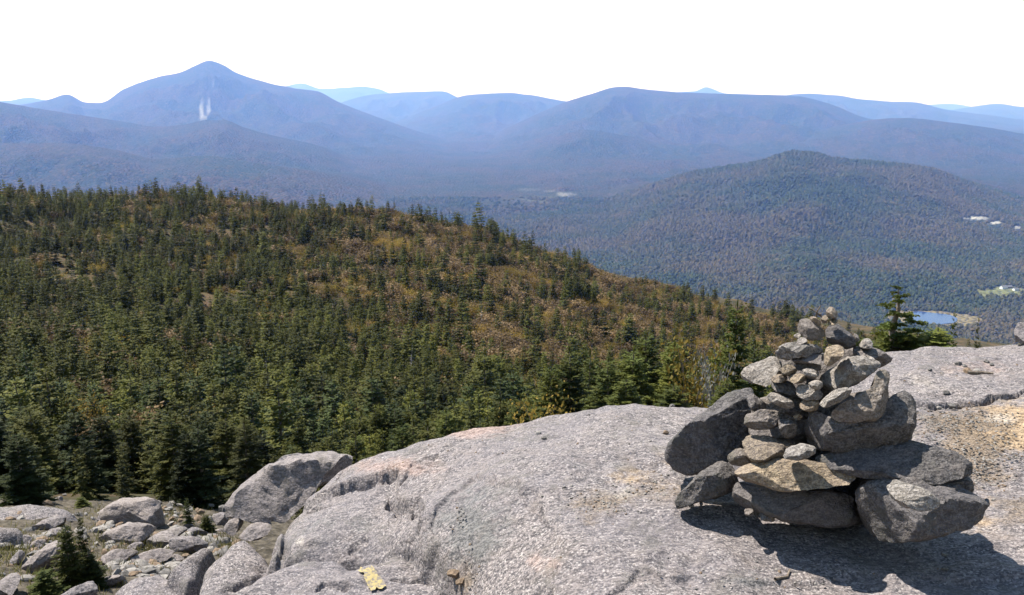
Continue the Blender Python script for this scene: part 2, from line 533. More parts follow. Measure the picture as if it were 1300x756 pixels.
def block_surface(top, sd, rnd, steep=5.0):
    s = np.clip((sd + rnd) / rnd, 0, 1)
    e = rnd * (1 - np.sqrt(np.clip(1 - s * s, 0, 1)))
    return top - e * 0.8 - np.maximum(sd, 0) * steep

def rock_rough(x, y):
    return (fbm(x * 1.1, y * 1.1, 0.5, 4, 41) * 0.05 + fbm(x * 6, y * 6, 1.5, 4, 42) * 0.012
            + ridged(x * 2.2 + y * 1.0, y * 3.5, 2.5, 3, 43) * 0.008)

def main_top(x, y):
    return tps_eval(MAIN_FIT, x, y)

CRACKS_PX = [  # polyline, width m, depth m
    ([(427, 619), (446, 613), (474, 606), (490, 603), (504, 601)], 0.045, 0.13),
    ([(488, 621), (494, 633), (503, 638), (510, 640), (524, 639), (533, 647)], 0.035, 0.05),
    ([(391, 636), (405, 633), (418, 630)], 0.025, 0.06),
    ([(521, 599), (535, 592), (551, 586), (560, 585)], 0.022, 0.05),
    ([(505, 617), (515, 608), (519, 601)], 0.018, 0.03),
    ([(1120, 524), (1150, 521), (1180, 517), (1215, 512), (1250, 506), (1300, 497), (1370, 490), (1450, 480)], 0.035, 0.075),
    ([(600, 601), (624, 603), (648, 617), (672, 635), (695, 662), (719, 688)], 0.013, 0.010),
    ([(602, 602), (625, 603)], 0.010, 0.02),
    ([(441, 699), (447, 690), (458, 684), (470, 681)], 0.03, 0.03),
    ([(515, 682), (522, 688), (530, 692)], 0.03, 0.05),
    ([(496, 737), (520, 737), (540, 733), (552, 727), (566, 722)], 0.028, 0.07),
    ([(402, 756), (412, 752), (440, 753)], 0.02, 0.04),
    ([(330, 703), (345, 680), (356, 658), (372, 638), (380, 630)], 0.03, 0.06),
    ([(425, 612), (440, 602), (462, 590), (480, 584)], 0.02, 0.03),
    ([(705, 537), (730, 533), (760, 535), (800, 538)], 0.012, 0.012),
    ([(660, 722), (690, 725), (705, 731)], 0.012, 0.014),
    ([(1190, 545), (1230, 548), (1290, 552)], 0.012, 0.014),
    ([(283, 746), (330, 729), (380, 716)], 0.022, 0.05),
    ([(348, 692), (370, 690), (405, 683)], 0.018, 0.03),
]
def main_hit(px, py, fn, r0=1.5, r1=14.0):
    rs = np.exp(np.linspace(math.log(r0), math.log(r1), 400))
    d = ray(px, py); k = rs / math.hypot(d[0], d[1])
    x, y, z = d[0] * k, d[1] * k, EYE + d[2] * k
    h = fn(x, y)
    i = np.argmax(z < h) if (z < h).any() else np.argmin(z - h + 0.02 * rs)
    return np.array([x[i], y[i], h[i]])

def rock_pieces(x, y):
    sd = poly_sdf(MAIN_POLY, x, y) + fbm(x * 1.6, y * 1.6, 0.1, 3, 51) * 0.05
    zs = [hill_z(x, y), block_surface(main_top(x, y), sd, 0.16, 2.6)]
    for i, b in enumerate(BLOCKS):
        sdb = poly_sdf(b['poly'], x, y) + fbm(x * 3, y * 3, 0.1 + i, 3, 52) * 0.03
        top = b['z'] + b['sx'] * (x - b['c'][0]) + b['sy'] * (y - b['c'][1])
        zs.append(block_surface(top, sdb, b['rnd'], 4.0))
    return np.stack(zs)

def rock_z(x, y):
    return rock_pieces(np.asarray(x, float), np.asarray(y, float)).max(0)

# polar sheet of bedrock, finer where the ground is close
def build_bedrock():
    az = np.concatenate([np.linspace(-0.95, -0.56, 60)[:-1], np.linspace(-0.56, 0.56, 860), np.linspace(0.56, 0.95, 60)[1:]])
    rr = np.concatenate([np.linspace(0.15, 2.2, 40)[:-1], np.exp(np.linspace(math.log(2.2), math.log(9.0), 400)), np.exp(np.linspace(math.log(9.0), math.log(13.5), 60))[1:]])
    A, R = np.meshgrid(az, rr, indexing='ij')
    x, y = R * np.sin(A), R * np.cos(A)
    P = rock_pieces(x, y)
    own = P.argmax(0)
    z = P.max(0)
    rock = own > 0
    z = z + np.where(rock, rock_rough(x, y), fbm(x * 5, y * 5, 0.2, 3, 60) * 0.03)
    cr = np.zeros_like(z)
    xw, yw = x + fbm(x * 7, y * 7, 0, 2, 71) * 0.03, y + fbm(x * 7, y * 7, 3, 2, 72) * 0.03
    wv = 0.8 + 0.5 * fbm(x * 9, y * 9, 5, 2, 73)
    for pl, w, dpt in CRACKS_PX:
        wp = [main_hit(a, b, rock_z)[:2] for a, b in pl]
        d, s = line_dist(wp, xw, yw)
        taper = np.clip(np.minimum(s, 1 - s) * 6 + 0.35, 0, 1)
        ww = 0.85 * w * taper * wv
        cut = dpt * taper * np.clip(1 - (d / np.maximum(ww, 1e-3)) ** 2, 0, 1)
        cr = np.maximum(cr, cut)
    z = z - np.where(rock, cr, 0)
    # thin sheets that have spalled off, leaving low steps
    for pl, dz, wd in (([(335, 700), (352, 668), (385, 630), (427, 619), (504, 602), (496, 633), (533, 647), (545, 662), (530, 692), (450, 712), (356, 714)], 0.055, 0.012),
                       ([(548, 668), (570, 630), (600, 603), (648, 617), (675, 637), (719, 688), (700, 756), (605, 756), (575, 720)], 0.022, 0.010),
                       ([(760, 756), (830, 722), (960, 735), (1100, 728), (1200, 740), (1320, 735), (1320, 790), (760, 790)], 0.016, 0.010),
                       ([(1100, 520), (1180, 517), (1250, 506), (1320, 495), (1330, 600), (1240, 610), (1150, 590)], 0.018, 0.03)):
        wp = np.array([main_hit(a, b, rock_z)[:2] for a, b in pl])
        sdp = poly_sdf(wp, xw, yw) + fbm(x * 4, y * 4, 2, 3, 75) * 0.05
        z = z - np.where(rock, dz * sstep(wd, -wd, sdp), 0)
    # grit hollow to the right of the cairn
    px, py, dep = proj(x, y, z)
    def blob(cx, cy, rx, ry, p=1.0):
        return np.exp(-(((px - cx) / rx) ** 2 + ((py - cy) / ry) ** 2) * p)
    wob = fbm(x * 2.5, y * 2.5, 4, 3, 80) * 0.35
    warm = 1.2 * blob(1280, 543, 70, 28) + 0.28 * blob(800, 607, 60, 20) + 0.22 * blob(860, 620, 50, 16) + 0.22 * blob(845, 585, 40, 12) + 0.3 * blob(1240, 640, 40, 60)
    pink = 0.7 * blob(600, 548, 40, 9) + 0.55 * blob(500, 592, 70, 14) + 0.5 * blob(640, 540, 30, 7) + 0.4 * blob(690, 715, 40, 14) + 0.35 * blob(1230, 470, 90, 20)
    dirt = np.clip(0.75 * blob(1215, 535, 70, 20) + 0.8 * blob(1235, 590, 60, 32) + 0.7 * blob(760, 640, 40, 16) + 0.45 * blob(830, 625, 45, 14)
                   + 0.5 * blob(1290, 650, 30, 25) + 0.5 * blob(748, 662, 16, 9) + 0.6 * blob(590, 740, 16, 40), 0, 1)
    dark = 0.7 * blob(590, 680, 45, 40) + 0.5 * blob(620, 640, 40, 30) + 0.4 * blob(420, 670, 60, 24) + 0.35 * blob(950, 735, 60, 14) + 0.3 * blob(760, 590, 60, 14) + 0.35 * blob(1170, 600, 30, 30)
    pale = 0.9 * blob(1268, 530, 26, 6) + 0.5 * blob(790, 625, 30, 10) + 0.55 * blob(380, 688, 10, 9) + 0.35 * blob(900, 560, 120, 20) + 0.3 * blob(1180, 480, 90, 20)
    masks = dict(warm=warm, pink=pink, dirt=dirt, dark=dark, pale=pale)
    for k in masks: masks[k] = np.clip(masks[k] * (1 + wob), 0, 1).ravel()
    V = np.stack([x, y, z], -1).reshape(-1, 3)
    faces = grid_faces(len(az), len(rr))
    fo = own.ravel()[faces].max(1)
    M_SHADED_SOIL = simple_mat('soil', (0.030, 0.025, 0.018), (0.095, 0.080, 0.060), 14, 0.95, 0.02)  # soil colour greyed and darkened to carry the shade between boulders
    labels = ['trampled soil', 'bedrock']
    for i in range(len(P)):
        sel = faces[fo == i]
        if not len(sel): continue
        nm = 'ground' if i == 0 else 'bedrock'
        me = submesh(nm, V, sel, masks)
        o = link(nm, me, M_SHADED_SOIL if i == 0 else M_SLAB)
        tag(o, ['dark soil and litter between the boulders below the slab', 'broad domed granite slab that carries the stone cairn', 'low granite slab carrying the yellow paint blaze',
                'tilted granite wedge beside the blazed slab', 'small pale granite slab at the foot of the bushy spruce', 'thin granite sliver against the tilted wedge',
                'flat granite shelf at the edge of the forest', 'narrow granite ledge below the flat shelf'][i], None, None, 'structure')

build_bedrock()

# ------------------------------------------------------------------ forest floor out to the shoulder
def build_hillside():
    az = np.linspace(-0.95, 0.95, 260)
    rr = np.exp(np.linspace(math.log(9.0), math.log(2600), 230))
    A, R = np.meshgrid(az, rr, indexing='ij')
    x, y = R * np.sin(A), R * np.cos(A)
    z = hill_z(x, y) - 0.25 * sstep(13.5, 11.0, R)
    z = np.where(R > 700, np.minimum(z, -120 - (R - 700) * 0.25), z)
    me = mesh_from('hillside', np.stack([x, y, z], -1).reshape(-1, 3), grid_faces(len(az), len(rr)))
    t = NT('forest_floor')
    pos = t.n('ShaderNodeNewGeometry').outputs['Position']
    a = t.noise(pos, 0.16, 5, 0.6)
    b = t.noise(pos, 1.6, 4, 0.65)
    col = t.mix(t.ramp(a, 0.4, 0.62), (0.030, 0.026, 0.015), (0.085, 0.057, 0.033))
    col = t.mix(t.ramp(b, 0.42, 0.66, 0, 0.7), col, (0.035, 0.042, 0.018))
    o = link('hillside', me, t.done(t.principled(col, 0.95, t.bump(b, 0.3), 0.1)))
    tag(o, 'forested shoulder that falls away below the granite slab', None, None, 'structure')
build_hillside()

# ------------------------------------------------------------------ far land: valley and ranges
VALLEY = -455.0
RANGES = [
    dict(pts=[(-420, 170), (-60, 130), (10, 128), (35, 124), (62, 128), (140, 150)], D=19000, wf=4200, wb=3500, label='faint far ridge behind the sharp left peak'),
    dict(pts=[(-420, 190), (-60, 140), (20, 134), (60, 127), (85, 120), (108, 130), (126, 131), (160, 112), (200, 98), (232, 91), (250, 82), (266, 77), (284, 83), (300, 92), (340, 105), (378, 113), (402, 116), (430, 130), (480, 149), (540, 170), (600, 186), (680, 205), (760, 225)], D=11000, wf=3600, wb=3000, label='high pointed blue mountain with pale landslide scars'),
    dict(pts=[(-420, 95), (-120, 112), (0, 129), (60, 140), (120, 149), (160, 155), (200, 161), (235, 158), (262, 153), (285, 153), (310, 162), (345, 172), (400, 184), (450, 205), (500, 225), (560, 246), (620, 262)], D=6600, wf=2300, wb=1900, label='purple blue ridge below the pointed mountain'),
    dict(pts=[(-420, 175), (-100, 182), (0, 182), (80, 182), (150, 191), (200, 202), (260, 198), (330, 208), (420, 222), (480, 235), (560, 256), (640, 275)], D=4700, wf=1600, wb=1500, label='low wooded ridge rising behind the spruce shoulder'),
    dict(pts=[(300, 125), (360, 110), (383, 106), (410, 113), (430, 112), (462, 110), (480, 113), (500, 121), (560, 140)], D=27000, wf=5000, wb=4500, label='palest far peaks beyond the notch'),
    dict(pts=[(400, 150), (440, 128), (475, 120), (520, 117), (562, 116), (582, 124), (640, 140)], D=19000, wf=3800, wb=3500, label='pale blue hump between the two ranges'),
    dict(pts=[(480, 165), (540, 140), (570, 128), (592, 121), (640, 118), (675, 121), (720, 129), (780, 136)], D=14500, wf=3400, wb=3000, label='light blue twin topped mountain across the valley'),
    dict(pts=[(600, 185), (660, 155), (720, 129), (755, 118), (780, 111), (797, 110), (815, 113), (860, 117), (900, 119), (960, 120), (1010, 122), (1050, 131), (1100, 150), (1140, 158), (1250, 180)], D=10800, wf=3300, wb=2600, label='long blue mountain across the valley floor'),
    dict(pts=[(800, 130), (860, 117), (882, 116), (896, 111), (918, 118), (980, 130)], D=25000, wf=4500, wb=4000, label='tiny pale peak showing behind the long mountain'),
    dict(pts=[(940, 140), (1000, 121), (1020, 119), (1062, 121), (1085, 125), (1104, 127), (1128, 129), (1160, 130), (1200, 139), (1260, 147), (1300, 152), (1420, 155), (1700, 150)], D=17000, wf=3600, wb=3200, label='blue serrated range beyond the long mountain'),
    dict(pts=[(1100, 150), (1170, 134), (1205, 132), (1240, 137), (1300, 150)], D=32000, wf=5000, wb=4500, label='faintest far hump at the white horizon'),
    dict(pts=[(1150, 155), (1220, 138), (1268, 132), (1300, 136), (1420, 128), (1700, 140)], D=23000, wf=4500, wb=4000, label='pale double hump beyond the serrated range'),
    dict(pts=[(960, 190), (1030, 168), (1080, 157), (1120, 151), (1150, 150), (1200, 155), (1260, 163), (1300, 170), (1420, 178), (1700, 185)], D=8600, wf=2500, wb=2200, label='purple wooded ridge behind the near hill'),
    dict(pts=[(560, 225), (640, 203), (690, 183), (725, 168), (745, 165), (770, 168), (800, 174), (850, 186), (900, 200), (980, 220)], D=7600, wf=1300, wb=1500, label='low rounded hill in the middle of the valley'),
    dict(pts=[(560, 335), (640, 310), (700, 285), (760, 262), (830, 236), (880, 220), (920, 213), (960, 207), (985, 199), (1008, 194), (1030, 195), (1060, 202), (1120, 207), (1180, 215), (1230, 233), (1300, 256), (1420, 290), (1700, 330)], D=4100, wf=1650, wb=1300, label='near rounded hill cloaked in mixed forest above the pond'),
]
PONDS = at_z(1186, 404, VALLEY + 2)

def range_heights(x, y):
    t = x / y
    base = VALLEY + fbm(x / 900, y / 900, 0.2, 4, 90) * 26 + np.clip((y - 5500) / 9000, 0, 1) * 60
    base = base + np.clip((1500 - y) / 800, 0, 1) * 30
    outs = [base]
    for i, R in enumerate(RANGES):
        T, Z = [], []
        for px, py in R['pts']:
            d = ray(px, py)
            T.append(d[0] / d[1]); Z.append(EYE + d[2] / d[1] * R['D'])
        zc = pchip(T, Z, t)
        R['sc'] = 0.27 * R['wf']
        endm = sstep(T[0] - 0.22, T[0], t) * sstep(T[-1] + 0.22, T[-1], t)
        D = R['D']
        yc = D * (1 + 0.05 * fbm(t * 5, i * 3.7, 0.5, 2, 100 + i))
        zc = EYE + (zc - EYE) * yc / D
        g = np.exp(-(np.abs(y - yc) / np.where(y < yc, R['wf'], R['wb'])) ** 1.35 * 1.9)
        full = np.full(x.shape, -9999.0)
        m = endm * g > 0.012
        gm, em, xm, ym = g[m], endm[m], x[m], y[m]
        hgt = np.maximum(zc[m] - VALLEY, 10)
        sc = R['sc']
        spur = ridged(xm / sc, ym / sc * 0.6, i, 4, 120 + i)
        away = sstep(0.02, 0.5, 1 - gm)
        z = VALLEY + hgt * gm * em + (spur - 0.75) * hgt * 0.34 * gm ** 0.7 * away * em
        z = z + fbm(xm / (sc * 0.3), ym / (sc * 0.3), i, 4, 140 + i) * hgt * 0.03 * (0.25 + away) * em
        full[m] = z
        outs.append(full)
    return np.stack(outs)

def far_z(x, y):
    H = range_heights(x, y)
    z = H.max(0)
    dp = np.hypot((x - PONDS[0]) / 1.35, (y - PONDS[1]))
    z = z * sstep(120, 260, dp) + (VALLEY + 1.0) * (1 - sstep(120, 260, dp))
    return z, H

def forest_far_mat():
    t = NT('far_forest')
    pos = t.n('ShaderNodeNewGeometry').outputs['Position']
    a = t.noise(pos, 0.0018, 6, 0.62)
    b = t.noise(pos, 0.011, 5, 0.6)
    c = t.vor(pos, 0.075, out='Color')
    cs = t.n('ShaderNodeSeparateColor'); t.l(c, cs.inputs[0])
    cd = t.vor(pos, 0.075)
    col = t.mix(t.ramp(a, 0.40, 0.62), (0.018, 0.028, 0.018), (0.046, 0.032, 0.024))
    col = t.mix(t.ramp(b, 0.45, 0.66, 0, 0.6), col, (0.048, 0.040, 0.026))
    col = t.mix(t.ramp(cs.outputs[0], 0.3, 0.9, 0, 0.75), col, (0.012, 0.021, 0.014))
    col = t.mix(t.ramp(cs.outputs[1], 0.8, 0.95, 0, 0.5), col, (0.10, 0.065, 0.035))
    col = t.mix(t.math('MULTIPLY', t.attr('meadow'), 0.9), col, (0.12, 0.13, 0.06))
    col = t.mix(t.math('MULTIPLY', t.attr('sand'), 0.95), col, (0.6, 0.57, 0.52))
    col = t.mix(t.math('MULTIPLY', t.attr('straw'), 0.9), col, (0.15, 0.125, 0.07))
    h = t.math('SUBTRACT', t.math('MULTIPLY', b, 1.5), cd)
    return t.done(t.principled(col, 0.95, t.bump(h, 14.0, 1.0), 0.05))

MEADOW, SAND, STRAW = [], [], []
def build_far():
    mat = forest_far_mat()
    tt = np.concatenate([np.linspace(-1.1, -0.62, 50)[:-1], np.linspace(-0.62, 0.62, 640), np.linspace(0.62, 1.1, 50)[1:]])
    yy = np.exp(np.linspace(math.log(900), math.log(46000), 470))
    T, Y = np.meshgrid(tt, yy, indexing='ij')
    X = T * Y
    z, H = far_z(X, Y)
    px, py, dep = proj(X, Y, z)
    eln = fbm(px / 9, py / 5, 1.0, 3, 200) * 0.5
    def el(cx, cy, rx, ry, soft=0.35):
        q = np.hypot((px - cx) / rx, (py - cy) / ry) + eln
        return sstep(1.0 + soft, 1.0 - soft, q)
    near = Y < 4000
    meadow = np.where(near, el(1272, 371, 34, 6), 0)
    meadow = np.maximum(meadow, np.where((Y > 4000) & (Y < 7500), 0.35 * el(690, 253, 34, 4), 0))
    sand = np.where(near, 0.55 * el(1238, 277, 15, 2.0) + 0.55 * el(1260, 283, 10, 1.8) + 0.45 * el(1291, 289, 4, 1.6), 0)
    sand = sand + np.where((Y > 4000) & (Y < 7500), 0.20 * el(716, 247, 11, 2.6) + 0.06 * el(670, 241, 16, 1.6) + 0.10 * el(697, 243, 7, 1.3), 0)
    peak = (Y > 8000) & (Y < 12500)
    sand = sand + np.where(peak, 0.3 * el(256, 140, 3.0, 9, 0.15) + 0.3 * el(265, 136, 2.0, 10) + 0.25 * el(270, 104, 1.8, 2.5) + 0.25 * el(259, 150, 5, 3), 0)
    dp = np.hypot((X - PONDS[0]) / 1.35, (Y - PONDS[1]))
    straw = np.where(near, sstep(84, 72, dp), 0)
    A = {k: np.clip(v, 0, 1).ravel() for k, v in dict(meadow=meadow, sand=sand, straw=straw).items()}
    V = np.stack([X, Y, z], -1).reshape(-1, 3)
    faces = grid_faces(len(tt), len(yy))
    fo = H.argmax(0).ravel()[faces].max(1)
    for i in range(len(H)):
        sel = faces[fo == i]
        if not len(sel): continue
        nm = 'valley_floor' if i == 0 else 'mountain'
        me = submesh(nm, V, sel, A)
        o = link(nm, me, mat)
        tag(o, 'wide wooded valley floor with pale clearings' if i == 0 else RANGES[i - 1]['label'], None, None, 'structure')
build_far()

# pond
def build_pond():
    n = 64
    a = np.linspace(0, 2 * math.pi, n, endpoint=False)
    rad = 1 + 0.13 * np.sin(2 * a + 0.6) + 0.07 * np.sin(3 * a + 2) + 0.05 * np.sin(5 * a)
    x = PONDS[0] - 8 + 50 * rad * np.cos(a)
    y = PONDS[1] + 64 * rad * np.sin(a)
    V = np.c_[x, y, np.full(n, VALLEY + 2.0)]
    V = np.vstack([V, [PONDS[0], PONDS[1], VALLEY + 2.0]])
    me = mesh_from('pond', V, [(i, (i + 1) % n, n) for i in range(n)])
    t = NT('pond_water')
    pos = t.n('ShaderNodeNewGeometry').outputs['Position']
    nz = t.noise(pos, 0.25, 3)
    p = t.n('ShaderNodeBsdfPrincipled')
    p.inputs['Base Color'].default_value = (0.015, 0.035, 0.11, 1)
    p.inputs['Roughness'].default_value = 0.05
    p.inputs['IOR'].default_value = 1.33
    t.l(t.bump(nz, 0.6, 0.5), p.inputs['Normal'])
    o = link('pond', me, t.done(p.outputs[0]))
    tag(o, 'small blue pond with a straw coloured shore in the valley', None, None, 'structure')
build_pond()

# ------------------------------------------------------------------ stones
def stone_mesh(name, poly, r, half, seed, chops=9, res=(56, 26), rough=1.0):
    """outline in picture pixels -> solid stone at ground distance r, 'half' metres half thickness; returns mesh and centre"""
    rng = np.random.default_rng(seed)
    p = np.asarray(poly, float)
    for _ in range(1):
        q = np.roll(p, -1, 0)
        p = np.stack([p * 0.82 + q * 0.18, p * 0.18 + q * 0.82], 1).reshape(-1, 2)
    c = (p.min(0) + p.max(0)) / 2 * 0.4 + p.mean(0) * 0.6
    C = at_r(c[0], c[1], r)
    w = ray(*c); w = w / np.linalg.norm(w)
    a = np.array([w[1], -w[0], 0]); a /= np.linalg.norm(a)
    b = np.cross(a, w)
    if b[2] < 0: b = -b
    O = np.array([0, 0, EYE])
    pl = []
    for q in p:
        d = ray(*q)
        k = ((C - O) @ w) / (d @ w)
        v = O + d * k - C
        pl.append((v @ a, v @ b))
    pl = np.array(pl)
    seg = np.linalg.norm(np.roll(pl, -1, 0) - pl, axis=1)
    cum = np.r_[0, np.cumsum(seg)]
    n, k = res
    s = np.linspace(0, cum[-1], n, endpoint=False)
    plc = np.vstack([pl, pl[:1]])
    ring = np.stack([np.interp(s, cum, plc[:, 0]), np.interp(s, cum, plc[:, 1])], -1)
    phi = np.linspace(-math.pi / 2, math.pi / 2, k + 2)[1:-1]
    V = []
    sh = rng.normal(0, 0.10, 2) * np.array([np.ptp(ring[:, 0]), np.ptp(ring[:, 1])])
    for f in phi:
        sc = math.cos(f) ** 0.36
        dd = half * math.copysign(abs(math.sin(f)) ** 0.75, f)
        off = sh * (1 - sc)
        V.append(np.c_[ring * sc + off, np.full(n, dd)])
    V = np.vstack(V + [np.array([[sh[0], sh[1], -half], [sh[0], sh[1], half]])])
    W = V[:, :1] * a + V[:, 1:2] * b + V[:, 2:] * w
    rim = ring[:, :1] * a + ring[:, 1:] * b
    for i in range(chops):
        th = rng.uniform(0, 6.283)
        if i % 3 == 0: th = rng.normal(1.57, .5)
        al = rng.uniform(.25, .95)
        sgn = -1 if i % 4 < 3 else 1
        nrm = sgn * w * al + (a * math.cos(th) + b * math.sin(th)) * math.sqrt(1 - al * al)
        if i == 0: nrm = np.array([rng.normal(0, .15), rng.normal(-.05, .15), 1.0])
        nrm /= np.linalg.norm(nrm)
        dt = W @ nrm
        cmax = max(dt.max() * rng.uniform(.45, .75), (rim @ nrm).max() * .97)
        W = W - np.outer(np.maximum(dt - cmax, 0) * 0.97, nrm)
    size = max(np.ptp(ring[:, 0]), np.ptp(ring[:, 1]))
    dirn = W / (np.linalg.norm(W, axis=1, keepdims=True) + 1e-9)
    f1 = 3.2 / size
    o = rng.uniform(0, 50)
    disp = fbm(W[:, 0] * f1 + o, W[:, 1] * f1, W[:, 2] * f1, 4, seed % 50) * 0.034 * size
    disp += ridged(W[:, 0] * f1 * 2.5 + o, W[:, 1] * f1 * 2.5, W[:, 2] * f1 * 2.5, 2, seed % 40) * 0.012 * size
    W = W + dirn * (disp * rough)[:, None]
    faces = []
    for j in range(k - 1):
        for i in range(n):
            i2 = (i + 1) % n
            faces.append((j * n + i, j * n + i2, (j + 1) * n + i2, (j + 1) * n + i))
    f0, fL = len(W) - 2, len(W) - 1
    for i in range(n):
        i2 = (i + 1) % n
        faces.append((f0, i2, i)); faces.append((fL, (k - 1) * n + i, (k - 1) * n + i2))
    me = mesh_from(name, W, faces)
    me.set_sharp_from_angle(angle=math.radians(32))
    return me, C

def Z(ox, oy, sc, pts): return [(ox + x / sc, oy + y / sc) for x, y in pts]
def Z1(p): return Z(820, 370, 2.1, p)
def Z2(p): return Z(840, 540, 4.2, p)
def Z4(p): return Z(920, 380, 4.2, p)

